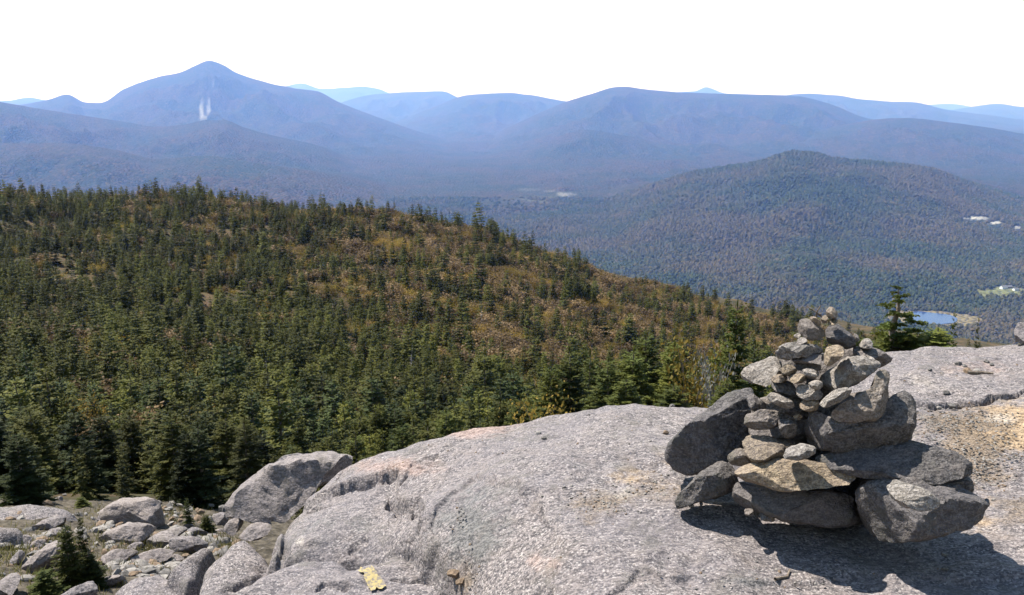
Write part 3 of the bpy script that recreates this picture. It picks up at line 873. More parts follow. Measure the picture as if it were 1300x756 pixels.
CAIRN = [  # outline, ground distance, half thickness, material, label
    (Z1([(60, 410), (120, 350), (200, 290), (245, 260), (275, 255), (300, 300), (335, 335), (300, 380), (230, 440), (190, 475), (110, 495), (75, 480), (52, 455)]), 3.72, .22, 3, 'large dark slab leaning inwards against the cairn'),
    (Z2([(75, 405), (85, 370), (150, 320), (230, 240), (310, 190), (360, 210), (410, 260), (410, 330), (330, 370), (220, 400), (130, 430), (90, 440)]), 3.50, .12, 3, 'small prop stone leaning under the dark slab'),
    (Z1([(238, 520), (250, 510), (300, 520), (400, 535), (500, 530), (548, 545), (556, 590), (550, 625), (480, 628), (400, 615), (320, 595), (270, 578), (238, 555)]), 3.40, .28, 3, 'long rounded base stone'),
    (Z1([(565, 540), (580, 505), (640, 490), (760, 500), (850, 520), (890, 545), (915, 580), (905, 610), (850, 630), (760, 655), (640, 670), (600, 655), (565, 600)]), 3.32, .32, 3, 'broad dark base boulder'),
    (Z1([(643, 520), (660, 503), (700, 510), (750, 530), (785, 560), (775, 578), (730, 587), (690, 575), (655, 550)]), 2.87, .07, 2, 'oblong stone leaning on the broad base boulder'),
    (Z1([(240, 485), (265, 465), (320, 450), (370, 445), (430, 455), (500, 460), (575, 478), (560, 495), (500, 512), (440, 525), (370, 530), (320, 520), (270, 510), (245, 500)]), 3.33, .24, 1, 'flat tan slab with a sunlit rim'),
    (Z1([(455, 445), (520, 425), (600, 415), (700, 403), (760, 415), (840, 440), (878, 463), (850, 490), (770, 505), (680, 505), (590, 495), (500, 475)]), 3.42, .30, 3, 'long dark slab jutting out sideways'),
    (Z1([(780, 500), (860, 487), (875, 515), (870, 540), (800, 530)]), 3.50, .12, 0, None),
    (Z1([(435, 340), (450, 315), (480, 330), (520, 345), (620, 325), (650, 280), (690, 265), (712, 290), (718, 350), (705, 400), (620, 415), (520, 425), (450, 420), (432, 385)]), 3.48, .24, 3, 'heavy squared block'),
    (Z4([(560, 625), (620, 590), (700, 520), (790, 470), (800, 400), (850, 365), (878, 400), (870, 480), (862, 600), (800, 645), (700, 655), (600, 655)]), 3.42, .15, 0, 'tilted triangular block'),
    (Z4([(510, 410), (580, 370), (640, 320), (720, 300), (790, 320), (840, 345), (780, 400), (690, 450), (620, 480), (560, 488), (520, 460)]), 3.50, .17, 2, 'pale slanting slab'),
    (Z4([(690, 250), (800, 260), (890, 310), (880, 340), (800, 375), (740, 340), (690, 310)]), 3.62, .16, 0, None),
    (Z4([(505, 565), (520, 535), (580, 490), (650, 465), (682, 480), (660, 520), (600, 555), (540, 580)]), 3.30, .06, 2, None),
    (Z4([(445, 450), (480, 432), (520, 440), (525, 465), (500, 485), (460, 475)]), 3.36, .05, 2, None),
    (Z4([(228, 515), (250, 495), (300, 510), (365, 545), (375, 575), (340, 590), (290, 570), (240, 545)]), 3.42, .08, 2, None),
    (Z4([(380, 480), (400, 455), (450, 460), (500, 480), (530, 510), (500, 540), (430, 540), (390, 515)]), 3.42, .08, 2, None),
    (Z4([(400, 560), (420, 540), (490, 535), (505, 560), (490, 595), (440, 600), (405, 585)]), 3.42, .08, 1, None),
    (Z4([(115, 520), (135, 498), (170, 520), (225, 560), (215, 590), (170, 605), (140, 590)]), 3.50, .07, 0, None),
    (Z4([(103, 660), (110, 625), (180, 595), (280, 588), (310, 620), (300, 660), (240, 690), (180, 695), (130, 690)]), 3.45, .12, 0, None),
    (Z4([(285, 650), (310, 632), (360, 640), (390, 670), (380, 730), (330, 750), (295, 710)]), 3.40, .10, 0, None),
    (Z4([(365, 625), (390, 612), (420, 625), (400, 645), (375, 642)]), 3.42, .04, 1, None),
    (Z4([(245, 430), (260, 435), (350, 440), (380, 470), (370, 510), (330, 525), (280, 500), (250, 465)]), 3.48, .09, 0, None),
    (Z4([(295, 375), (330, 350), (370, 355), (388, 385), (350, 410), (310, 405)]), 3.46, .06, 1, None),
    (Z4([(245, 425), (270, 405), (320, 400), (335, 420), (320, 445), (260, 445)]), 3.46, .06, 1, None),
    (Z4([(340, 410), (380, 395), (430, 405), (440, 430), (400, 450), (350, 440)]), 3.44, .06, 1, None),
    (Z4([(410, 375), (450, 370), (500, 385), (505, 405), (470, 430), (430, 415)]), 3.44, .06, 2, None),
    (Z4([(75, 405), (110, 365), (190, 330), (250, 307), (295, 325), (305, 370), (290, 420), (210, 455), (150, 445), (100, 425)]), 3.58, .14, 2, 'pointed stone jutting out sideways near the top'),
    (Z4([(530, 300), (545, 260), (590, 238), (635, 260), (640, 290), (600, 330), (560, 358), (535, 350), (530, 325)]), 3.40, .07, 1, 'rounded tan stone'),
    (Z4([(270, 290), (300, 245), (360, 230), (440, 240), (520, 250), (530, 280), (460, 305), (380, 312), (340, 325), (280, 315)]), 3.52, .15, 2, 'flat pale cap slab'),
    (Z4([(355, 315), (430, 300), (530, 290), (530, 325), (470, 345), (400, 345), (365, 332)]), 3.50, .12, 0, None),
    (Z4([(360, 355), (440, 338), (520, 335), (515, 380), (440, 380), (380, 380)]), 3.52, .12, 0, None),
    (Z4([(388, 145), (400, 110), (440, 100), (480, 125), (535, 155), (540, 195), (500, 220), (440, 215), (400, 190)]), 3.55, .10, 0, 'rounded grey stone below the tip'),
    (Z4([(540, 165), (560, 135), (600, 130), (650, 165), (700, 215), (700, 255), (640, 265), (590, 250), (545, 225)]), 3.60, .12, 3, 'dark leaning stone below the tip'),
    (Z4([(382, 225), (400, 205), (430, 205), (445, 230), (420, 245), (390, 242)]), 3.50, .05, 2, None),
    (Z4([(365, 195), (395, 178), (410, 192), (385, 208)]), 3.56, .04, 2, None),
    (Z4([(540, 60), (565, 35), (600, 65), (600, 100), (560, 105), (540, 85)]), 3.55, .04, 1, 'topmost pebble of the cairn'),
    (Z4([(550, 115), (590, 98), (605, 118), (590, 140), (553, 136)]), 3.55, .05, 1, None),
    (Z4([(452, 95), (480, 92), (515, 122), (505, 145), (470, 122)]), 3.54, .03, 1, None),
    (Z4([(512, 105), (535, 80), (552, 100), (545, 130), (520, 128)]), 3.54, .03, 1, None),
    (Z4([(715, 250), (735, 215), (770, 208), (792, 235), (785, 268), (740, 265)]), 3.58, .06, 2, None),
    (Z4([(690, 180), (710, 190), (722, 220), (700, 235), (685, 215)]), 3.62, .05, 0, None),
    (Z4([(745, 298), (780, 305), (812, 330), (790, 336)]), 3.44, .02, 2, None),
    (Z1([(258, 405), (275, 385), (330, 390), (400, 400), (395, 425), (360, 448), (290, 460), (268, 435)]), 3.42, .14, 1, None),
    (Z1([(362, 445), (380, 415), (420, 405), (455, 415), (450, 435), (410, 452)]), 3.24, .09, 2, None),
    (Z1([(215, 440), (245, 418), (280, 425), (285, 455), (255, 467), (225, 462)]), 3.44, .07, 0, None),
    (Z1([(430, 310), (470, 300), (500, 330), (480, 350), (440, 345)]), 3.52, .08, 0, None),
    (Z1([(290, 290), (350, 275), (470, 290), (500, 420), (340, 430), (280, 390)]), 3.66, .14, 0, None),
    (Z1([(330, 260), (420, 270), (470, 300), (440, 340), (340, 320)]), 3.64, .12, 0, None),
    (Z1([(350, 170), (420, 160), (520, 180), (530, 290), (360, 290)]), 3.70, .14, 0, None),
    (Z1([(270, 380), (420, 390), (560, 440), (560, 540), (260, 520)]), 3.72, .20, 0, None),
    (Z1([(440, 300), (600, 260), (700, 300), (700, 430), (450, 430)]), 3.80, .20, 0, None),
    (Z1([(480, 160), (560, 150), (620, 190), (560, 250), (480, 240)]), 3.76, .10, 0, None),
    (Z1([(460, 470), (600, 470), (610, 620), (500, 615)]), 3.62, .18, 3, None),
    (Z1([(262, 580), (285, 578), (288, 600), (264, 598)]), 3.34, .03, 0, None),
    (Z1([(300, 590), (340, 596), (345, 615), (310, 612)]), 3.34, .05, 0, None),
    (Z1([(895, 560), (912, 550), (918, 570), (905, 580)]), 3.45, .04, 0, None),
    (Z2([(140, 425), (165, 415), (175, 432), (150, 442)]), 3.42, .02, 0, None),
    (Z2([(200, 405), (215, 402), (222, 425), (205, 432)]), 3.46, .02, 0, None),
]
cm = at_z(1055, 655, 0.0)
cairn = link('cairn', None, None, None, tuple(cm))
tag(cairn, 'conical cairn of stacked rough stones standing on the granite slab', 'cairn')
for i, (poly, r, half, mk, lab) in enumerate(CAIRN):
    me, C = stone_mesh('stone', poly, r, half, {6: 811, 5: 813}.get(i, 300 + i), chops=13 if half > .08 else 8, res=(96, 46) if half > .11 else (52, 24), rough=1.35)
    o = link('stone', me, (M_STONE, M_TAN, M_PALE, M_DARKS)[mk], cairn, tuple(C - cm))
    if lab: o['label'] = lab

def Z5(p): return Z(0, 560, 3.856, p)
def Z6(p): return Z(140, 620, 5.0, p)
def Z7(p): return Z(280, 560, 3.611, p)
def Z8(p): return Z(0, 620, 5.556, p)
BOULDERS = [
    (Z7([(22, 310), (60, 255), (150, 170), (200, 120), (270, 85), (370, 62), (450, 66), (590, 70), (565, 130), (470, 195), (380, 245), (300, 300), (200, 340), (110, 340), (40, 355)]), 5.4, .55, 'large grey boulder with an undercut lip resting against the slab'),
    (Z7([(260, 90), (290, 66), (370, 58), (440, 75), (400, 95)]), 6.0, .25, 'low grey rock peeping out behind the undercut boulder'),
    (Z5([(480, 350), (530, 315), (600, 285), (690, 275), (775, 295), (790, 345), (800, 420), (770, 432), (740, 410), (650, 400), (560, 425), (500, 405)]), None, .45, 'big flat topped block at the foot of the forest'),
    (Z5([(480, 465), (570, 425), (640, 395), (740, 410), (770, 430), (720, 470), (660, 510), (580, 520), (500, 500)]), None, .35, 'wide sloping boulder in front of the flat topped block'),
    (Z6([(230, 325), (330, 270), (460, 245), (490, 265), (440, 300), (390, 330), (370, 375), (300, 390), (240, 380)]), None, .25, 'low pale boulder next to the blue grey cracked one'),
    (Z6([(370, 370), (385, 320), (440, 305), (540, 310), (625, 345), (625, 380), (540, 430), (480, 432), (400, 400)]), None, .22, 'blue grey angular boulder with a cracked face'),
    (Z6([(440, 300), (490, 265), (530, 242), (600, 275), (625, 300), (560, 315), (490, 310)]), None, .18, 'pointed pale rock behind the cracked boulder'),
    (Z6([(95, 490), (150, 430), (260, 395), (370, 380), (410, 400), (380, 430), (290, 480), (190, 505)]), None, .22, 'long rounded brownish boulder above the pebbles'),
    (Z6([(-60, 440), (0, 400), (60, 390), (150, 388), (180, 410), (120, 450), (90, 500), (0, 512), (-50, 500)]), None, .30, 'light domed boulder beside the bushy spruce'),
    (Z6([(815, 310), (880, 235), (960, 205), (1025, 215), (1005, 270), (950, 325), (900, 335), (840, 325)]), 5.2, .20, 'smooth grey rock wedged beneath the undercut boulder'),
    (Z6([(720, 250), (760, 200), (840, 175), (845, 230), (800, 285), (740, 295)]), 5.7, .15, 'squared small rock under the lip of the undercut boulder'),
    (Z6([(675, 240), (640, 170), (730, 150), (755, 190), (725, 250)]), None, .18, 'grey rock in the brush before the undercut boulder'),
    (Z6([(330, 470), (350, 440), (420, 415), (475, 445), (440, 478), (380, 485)]), None, .12, 'small pale rock by the thin sliver'),
    (Z6([(90, 385), (140, 350), (200, 340), (215, 365), (160, 395), (110, 400)]), None, .14, 'small flat rock below the sloping boulder'),
    (Z8([(205, 405), (240, 370), (325, 360), (310, 410), (240, 448), (205, 435)]), None, .14, 'small white topped rock above the long pale slab'),
    (Z8([(65, 520), (110, 460), (150, 433), (182, 465), (130, 535), (80, 562)]), None, .12, 'upright pale rock in the dry grass'),
    (Z8([(140, 560), (240, 470), (330, 400), (400, 365), (460, 390), (430, 480), (310, 610), (200, 605)]), None, .22, 'long pale slab half hidden by the bushy spruce'),
    (Z8([(-40, 690), (0, 655), (60, 610), (130, 588), (150, 640), (70, 770), (-40, 800)]), None, .30, 'pale boulder cut by the corner of the ledge'),
    (Z8([(390, 780), (500, 700), (640, 652), (695, 700), (650, 790), (500, 820)]), 4.6, .22, 'grey patchy boulder under the bushy spruce'),
    (Z8([(660, 245), (700, 190), (735, 168), (755, 190), (745, 242), (700, 255)]), None, .10, 'small dark rock beside the flat topped block'),
    (Z8([(370, 92), (400, 60), (440, 55), (445, 95), (400, 105)]), None, .10, 'little rock perched on the flat shelf'),
    (Z8([(310, 315), (380, 280), (445, 288), (435, 335), (360, 360)]), None, .12, 'reddish rock on the broken ledge'),
    (Z8([(30, 420), (90, 345), (170, 325), (235, 350), (205, 400), (130, 445), (60, 440)]), None, .22, 'dark shadowed rock under the ledge'),
    (Z8([(170, 340), (260, 325), (340, 345), (350, 365), (270, 372), (190, 365)]), None, .16, 'cracked grey rock on the broken ledge'),
    (Z8([(200, 290), (290, 235), (380, 205), (470, 200), (440, 250), (340, 290), (260, 315)]), None, .25, 'lumpy grey rock at the end of the flat shelf'),
    (Z6([(0, 600), (20, 555), (90, 560), (110, 600), (60, 625), (10, 630)]), None, .14, 'dark rock in the shade beside the pebbles'),
    (Z8([(700, 690), (730, 630), (830, 610), (900, 630), (840, 660), (740, 720)]), None, .14, 'dark low rock between spruce and pebbles'),
    (Z6([(600, 305), (640, 285), (680, 290), (700, 310), (650, 325)]), None, .08, 'small flat stone in the grassy gap'),
    (Z6([(660, 270), (700, 255), (735, 260), (725, 285), (680, 290)]), None, .08, 'pale chip of rock in the grassy gap'),
    ([(1287, 420), (1290, 412), (1297, 409), (1312, 411), (1314, 436), (1290, 436)], 7.2, .16, 'pale rock standing on the far edge of the slab'),
]
for i, (poly, r, half, lab) in enumerate(BOULDERS):
    p = np.array(poly)
    if r is None:
        j = p[:, 1].argmax()
        hit = main_hit(p[:, 0].mean(), min(p[:, 1].max(), 800) - 3, rock_z, 3.0, 20.0)
        r = math.hypot(hit[0], hit[1]) + half * 0.25
    me, C = stone_mesh('boulder', poly, r, half, 500 + i, chops=14, res=(84, 40), rough=2.0 if i == 0 else 1.2)
    o = link('boulder', me, M_BOULDER, None, tuple(C))
    tag(o, lab, 'rock')

# ------------------------------------------------------------------ paint blaze on the low slab
def drape(name, quad, mat, label, cat, n=9, lift=0.012, ragged=0.0):
    V = []
    for i in range(n):
        for j in range(n):
            s, t = i / (n - 1), j / (n - 1)
            q = (np.array(quad[0]) * (1 - s) + np.array(quad[1]) * s) * (1 - t) + (np.array(quad[3]) * (1 - s) + np.array(quad[2]) * s) * t
            if i in (0, n - 1) or j in (0, n - 1): q = q + np.random.default_rng(i * 31 + j).normal(0, ragged, 2)
            h = main_hit(q[0], q[1], rock_z)
            V.append((h[0], h[1], h[2] + float(rock_rough(np.array([h[0]]), np.array([h[1]]))[0]) + lift))
    me = mesh_from(name, V, grid_faces(n, n))
    return tag(link(name, me, mat), label, cat)
t = NT('yellow_paint')
tcn = t.n('ShaderNodeTexCoord').outputs['Object']
nn = t.noise(tcn, 55, 5, 0.7)
M_PAINT = t.done(t.principled(t.mix(t.ramp(nn, 0.42, 0.53), (0.15, 0.13, 0.11), (0.31, 0.25, 0.11)), 0.7, t.bump(nn, 0.006), 0.3))
drape('paint_blaze', [(454, 731), (475, 727), (490, 749), (472, 755)], M_PAINT, 'worn yellow painted trail blaze on the low slab', 'trail marker', ragged=0.8)

# ------------------------------------------------------------------ trees
def quads_mesh(name, Q, tip):
    Q = np.asarray(Q, np.float32)
    n = len(Q)
    me = mesh_from(name, Q.reshape(-1, 3), np.arange(n * 4).reshape(n, 4), smooth=False)
    attr(me, 'tip', np.asarray(tip, np.float32).ravel())
    return me

def diamond(p, d, length, width, side):
    m = p + d * length * 0.45
    return [p, m + side * width, p + d * length, m - side * width]

def spruce_mesh(seed, hi=False, R=0.27, sparse=0.0, lean=0.0):
    rng = np.random.default_rng(seed)
    Q, T = [], []
    nw = 20 if hi else 15
    for wi in range(nw):
        zf = 0.05 + 0.93 * (wi + rng.uniform(-.3, .3)) / nw
        nb = int(rng.integers(5, 8)) if zf < 0.85 else 4
        a0 = rng.uniform(0, 6.28)
        for bi in range(nb):
            if rng.random() < sparse: continue
            a = a0 + 6.283 * bi / nb + rng.normal(0, .25)
            L = R * ((1 - zf) ** 0.72) * rng.uniform(0.62, 1.18) + 0.02
            el = math.radians(-12 + 55 * zf ** 1.5 + rng.normal(0, 7))
            hd = np.array([math.cos(a), math.sin(a), 0.0])
            sd = np.array([-math.sin(a), math.cos(a), 0.0])
            base = np.array([lean * zf, 0, zf])
            nt = max(4, int(L / (0.016 if hi else 0.034)))
            for k in range(nt + 1):
                s = (k + 0.4) / (nt + 0.4)
                s = min(s, 1.0)
                p = base + hd * L * s + np.array([0, 0, L * (math.tan(el) * s - 0.25 * s * s + 0.18 * s ** 3)])
                tl = (0.40 * L * (1 - s) ** 0.6 + 0.022) * rng.uniform(.75, 1.2)
                for sg in ((1, -1) if k < nt else (0,)):
                    d = hd * math.cos(0.85 * sg) + sd * math.sin(0.85 * sg) + np.array([0, 0, rng.normal(-0.10, .16)])
                    d /= np.linalg.norm(d)
                    side = np.cross(d, [0, 0, 1.0]); side /= np.linalg.norm(side) + 1e-9
                    roll = rng.normal(0, .55)
                    up = np.cross(side, d)
                    side = side * math.cos(roll) + up * math.sin(roll)
                    wd = 0.10 * tl + (0.0055 if hi else 0.010)
                    if hi:
                        Q.append(diamond(p, d, tl, wd * 0.8, side)); T.append((s * .6, s * .8, 1, s * .8))
                        for sg2 in (1, -1):
                            d2 = d * 0.72 + np.cross(up, d) * 0.62 * sg2 + np.array([0, 0, rng.normal(0, .12)])
                            q0 = p + d * tl * rng.uniform(.15, .45)
                            Q.append(diamond(q0, d2 / np.linalg.norm(d2), tl * .6, wd * .7, side)); T.append((s * .6, s * .8, 1, s * .8))
                    else:
                        Q.append(diamond(p, d, tl, wd * 1.25, side)); T.append((s * .6, s * .8, 1, s * .8))
    for k in range(5):
        a = rng.uniform(0, 6.28)
        d = np.array([.12 * math.cos(a), .12 * math.sin(a), 1.0]); d /= np.linalg.norm(d)
        Q.append(diamond(np.array([lean * .96, 0, .93]), d, 0.09, 0.006, np.array([math.sin(a), -math.cos(a), 0]))); T.append((.5, .7, 1, .7))
    return quads_mesh('crown', Q, T)

def tube(path, radii, n=6):
    V, Fc = [], []
    path = [np.asarray(p, float) for p in path]
    for i, p in enumerate(path):
        d = path[min(i + 1, len(path) - 1)] - path[max(i - 1, 0)]
        d /= np.linalg.norm(d) + 1e-9
        s = np.cross(d, [0.3, 0.9, 0.1]); s /= np.linalg.norm(s) + 1e-9
        u = np.cross(d, s)
        for k in range(n):
            a = 6.283 * k / n
            V.append(p + (s * math.cos(a) + u * math.sin(a)) * radii[i])
    for i in range(len(path) - 1):
        for k in range(n):
            k2 = (k + 1) % n
            Fc.append((i * n + k, i * n + k2, (i + 1) * n + k2, (i + 1) * n + k))
    return V, Fc

def trunk_mesh(seed, lean=0.0, base=0.016):
    rng = np.random.default_rng(seed)
    path = [(lean * z + rng.normal(0, .004), rng.normal(0, .004), z) for z in (-0.06, 0.1, 0.3, 0.5, 0.7, 0.85, 0.97)]
    V, Fc = tube(path, [base * (1.15 - z[2]) for z in path])
    return mesh_from('trunk', V, Fc)

SPARSE = (spruce_mesh(940, True, R=.24, sparse=.62), trunk_mesh(941, base=.012))
HI = [(spruce_mesh(900 + i, True, R=[.27, .31, .24, .29][i], sparse=[0, .05, .12, .0][i]), trunk_mesh(910 + i)) for i in range(4)]
MID = [(spruce_mesh(920 + i, False, R=[.25, .30, .20, .27, .23, .18][i], sparse=[0, .08, .2, .05, .12, .3][i]), trunk_mesh(930 + i)) for i in range(6)]

def set_mat(me, m):
    if len(me.materials) == 0: me.materials.append(m)
for c, tr in HI + [SPARSE]: set_mat(c, M_NEEDLE_NEAR); set_mat(tr, M_BARK)
for c, tr in MID: set_mat(c, M_NEEDLE); set_mat(tr, M_BARK)

def tree(name, crown, trunk, loc, h, wid, rot, label, cat, group=None, crown_name='crown', trunk_name='trunk'):
    e = link(name, None, None, None, tuple(loc))
    e.rotation_euler = (random.gauss(0, .035), random.gauss(0, .035), rot)
    e.scale = (wid, wid, h)
    tag(e, label, cat, group)
    link(crown_name, crown, None, e)
    link(trunk_name, trunk, None, e)
    return e

def ground_at(px, r):
    t = (px - 650) / 1130.0
    y = r / math.sqrt(1 + t * t)
    return t * y, y

# shrubs
def shrub_mesh(seed, n=420, leaf=0.05, flat=0.8, stems=9):
    rng = np.random.default_rng(seed)
    Q, T, tips = [], [], []
    V, Fc = [], []
    for s in range(stems):
        a = rng.uniform(0, 6.28); sp = rng.uniform(.15, .5)
        tip = np.array([sp * math.cos(a), sp * math.sin(a), rng.uniform(.55, 1.0)])
        mid = tip * np.array([.4, .4, .55]) + rng.normal(0, .03, 3)
        v, f = tube([(0, 0, -.05), mid, tip], [.016, .011, .004], 4)
        Fc += [tuple(i + len(V) for i in q) for q in f]; V += v
        tips.append((mid, tip))
    for i in range(n):
        mid, tip = tips[rng.integers(len(tips))]
        p = mid + (tip - mid) * rng.uniform(0, 1.1) + rng.normal(0, .11, 3)
        d = rng.normal(size=3); d /= np.linalg.norm(d)
        s = np.cross(d, rng.normal(size=3)); s /= np.linalg.norm(s)
        l = leaf * rng.uniform(.7, 1.4)
        Q.append(diamond(p, d, l, l * .36, s)); T.append((.2, .5, 1, .5))
    return quads_mesh('foliage', Q, T), mesh_from('stem', V, Fc)
SHRUB_Y = shrub_mesh(950, 700, .045)
SHRUB_R = [shrub_mesh(951 + i, 420, .11) for i in range(2)]
SHRUB_G = shrub_mesh(955, 300, .06)
set_mat(SHRUB_Y[0], M_YELLOW)
for s in SHRUB_R: set_mat(s[0], M_RUST); set_mat(s[1], M_DEAD)
set_mat(SHRUB_Y[1], M_BARK)
M_GREYTWIG = needle_mat('grey_lichen_twigs', (0.20, 0.20, 0.18), (0.25, 0.24, 0.22), (0.15, 0.15, 0.12), .15)
set_mat(SHRUB_G[0], M_GREYTWIG); set_mat(SHRUB_G[1], M_DEAD)

# trees along the edge of the slab: column, row of the top, distance, width/height, mesh, label
EDGE = [
    (700, 462, 9.2, .95, 0, 'blue green fir at the slab edge beside the yellow sprig'),
    (728, 440, 9.6, .95, 1, 'blue green fir with stepped branches at the slab edge'),
    (752, 446, 10.4, .8, 2, 'narrow dark fir behind the stepped fir'),
    (775, 455, 8.6, 1.15, 3, 'yellow green fir bush low over the slab edge'),
    (805, 440, 8.8, 1.1, 1, 'broad fir in the thicket behind the slab'),
    (832, 418, 9.4, 1.0, 0, 'tallest fir of the thicket behind the slab'),
    (860, 430, 9.0, 1.05, 3, 'bright fir beside the yellow leaved shrub'),
    (800, 478, 7.6, 1.6, 0, 'low spreading fir tips over the slab edge'),
    (858, 486, 7.3, 1.7, 1, 'lowest bright fir spray below the yellow leaved shrub'),
    (936, 380, 11.0, .75, 0, 'tall dark spruce behind the leaning slab of the cairn'),
    (962, 432, 9.6, .8, 2, 'thin spruce between the tall spruce and the cairn'),
    (915, 430, 12.0, .8, 1, 'dark fir behind the yellow leaved shrub'),
    (928, 484, 7.4, 1.5, 3, 'small bright fir peeping over the leaning slab'),
    (1098, 421, 11.5, 1.5, 1, 'spreading fir behind the shoulder of the cairn'),
    (1128, 414, 10.8, 1.2, 0, 'dense fir beneath the twisted spruce'),
    (1168, 417, 10.0, 1.5, 3, 'low yellow green fir mat beside the twisted spruce'),
    (1192, 425, 10.2, 1.2, 1, 'last low fir of the mat beyond the slab'),
    (1222, 392, 14.0, .34, 2, 'slim spruce standing before the pond meadow'),
    (1250, 398, 15.0, .2, 2, 'bare looking thin spruce beyond the slab'),
    (1205, 418, 13.0, .34, 2, 'small sparse spruce beside the pond'),
    (655, 500, 9.6, .9, 1, 'small dark fir below the slab edge'),
    (630, 505, 10.5, .9, 0, 'young fir at the dip of the slab edge'),
    (600, 512, 10.8, .9, 2, 'narrow young fir behind the slab flank'),
    (570, 520, 11.2, 1.0, 3, 'bushy young fir behind the slab flank'),
    (540, 528, 11.0, .9, 1, 'ragged fir behind the cracked slab flank'),
    (510, 536, 10.6, 1.0, 0, 'dark fir behind the cracked slab flank'),
    (478, 545, 11.2, .9, 3, 'olive fir above the undercut boulder'),
    (440, 548, 12.0, 1.0, 1, 'spreading fir above the undercut boulder'),
]
EDGE += [(px_, 428 + (i_ * 7) % 6 - (px_ > 1150) * 2, 9.6 + (i_ * 5 % 4) * .35, 2.6, i_ % 4, 'low green fir tuft in the mat around the twisted spruce') for i_, px_ in enumerate((1092, 1106, 1118, 1134, 1148, 1158, 1176, 1186, 1198))]
for px, top, r, asp, k, lab in EDGE:
    x, y = ground_at(px, r)
    zb = float(hill_z(np.array([x]), np.array([y]))[0])
    zt = at_r(px, top, r)[2]
    h = max(zt - zb, 0.5)
    hm = HI[k] if not (px > 1200) else SPARSE
    tree('fir_tree', hm[0], hm[1], (x, y, zb), h, h * asp, random.uniform(0, 6.28), lab, 'tree', 'firs along the slab edge')
    if lab.startswith('tall dark spruce'): pass

# the twisted spruce: a trunk with separate tufts
tw = np.array([*ground_at(1142, 9.6), 0]); tw[2] = float(hill_z(tw[:1], tw[1:2])[0])
e = link('twisted_spruce', None, None, None, tuple(tw))
tag(e, 'twisted flagged spruce with tufted branches standing above the slab', 'tree')
ht = at_r(1142, 362, 9.6)[2] - tw[2]
path = [(0, 0, -.1), (.03, 0, ht * .3), (-.02, .02, ht * .55), (.02, 0, ht * .75), (.0, 0, ht * .97)]
v, f = tube(path, [.05, .042, .032, .02, .006])
link('trunk', mesh_from('trunk', v, f), M_BARK, e)
def tuft_mesh(seed, n=150):
    rng = np.random.default_rng(seed)
    Q, T = [], []
    for b in range(9):
        a = rng.uniform(0, 6.283)
        hd = np.array([math.cos(a), math.sin(a), rng.normal(.05, .22)])
        L = rng.uniform(.55, 1.1)
        for k in range(12):
            s = (k + .5) / 12
            p = hd * L * s + np.array([0, 0, -.12 * s * s])
            for sg in (1, -1):
                d = np.array([math.cos(a + .8 * sg), math.sin(a + .8 * sg), rng.normal(.1, .3)]); d /= np.linalg.norm(d)
                sd = np.cross(d, rng.normal(size=3)); sd /= np.linalg.norm(sd)
                tl = (.34 * (1 - s) + .10) * rng.uniform(.7, 1.2)
                Q.append(diamond(p, d, tl, .075, sd)); T.append((s * .6, s * .8, 1, s * .8))
                q0 = p + d * tl * .4
                d2 = d + rng.normal(0, .6, 3); d2 /= np.linalg.norm(d2)
                Q.append(diamond(q0, d2, tl * .7, .07, sd)); T.append((s * .6, s * .8, 1, s * .8))
    me = quads_mesh('branch', Q, T)
    set_mat(me, M_NEEDLE_NEAR)
    return me
TUFT = [tuft_mesh(970 + i) for i in range(3)]
for k, (ux, uy, ur) in enumerate([(428, 135, 26), (455, 195, 34), (405, 170, 24), (362, 262, 46), (430, 232, 34), (404, 312, 40), (500, 330, 46), (552, 372, 46), (520, 430, 52), (358, 400, 50), (430, 395, 44), (470, 470, 60), (350, 470, 56), (400, 520, 70), (520, 510, 70)]):
    c = at_r(1060 + ux / 5.4, 340 + uy / 5.4, 9.6 + random.uniform(-.08, .08)) - tw
    o = link('branch', TUFT[k % 3], None, e, tuple(c))
    sc_ = ur / 5.4 * 9.6 / 1150
    o.scale = (sc_ * 1.85, sc_ * 1.85, sc_ * 1.5)
    o.rotation_euler = (random.gauss(0, .15), random.gauss(0, .15), random.uniform(0, 6))

x, y = ground_at(884, 8.6); zb = float(hill_z(np.array([x]), np.array([y]))[0])
h = at_r(884, 425, 8.6)[2] - zb
tree('leafy_shrub', *SHRUB_Y, (x, y, zb), h, h * .62, 1.0, 'yellow leaved shrub between the firs behind the slab', 'shrub', None, 'foliage', 'stem')
x, y = ground_at(912, 8.0); zb = float(hill_z(np.array([x]), np.array([y]))[0])
h = at_r(912, 445, 8.0)[2] - zb
tree('twiggy_shrub', *SHRUB_G, (x, y, zb), h, h * .45, 2.0, 'grey twiggy shrub beside the leaning slab of the cairn', 'shrub', None, 'foliage', 'stem')
x, y = ground_at(690, 8.0); zb = float(hill_z(np.array([x]), np.array([y]))[0])
h = at_r(690, 500, 8.0)[2] - zb
tree('leafy_shrub', *SHRUB_Y, (x, y, zb), h, h * .8, 2.2, 'small yellow sprig at the slab edge', 'shrub', None, 'foliage', 'stem')

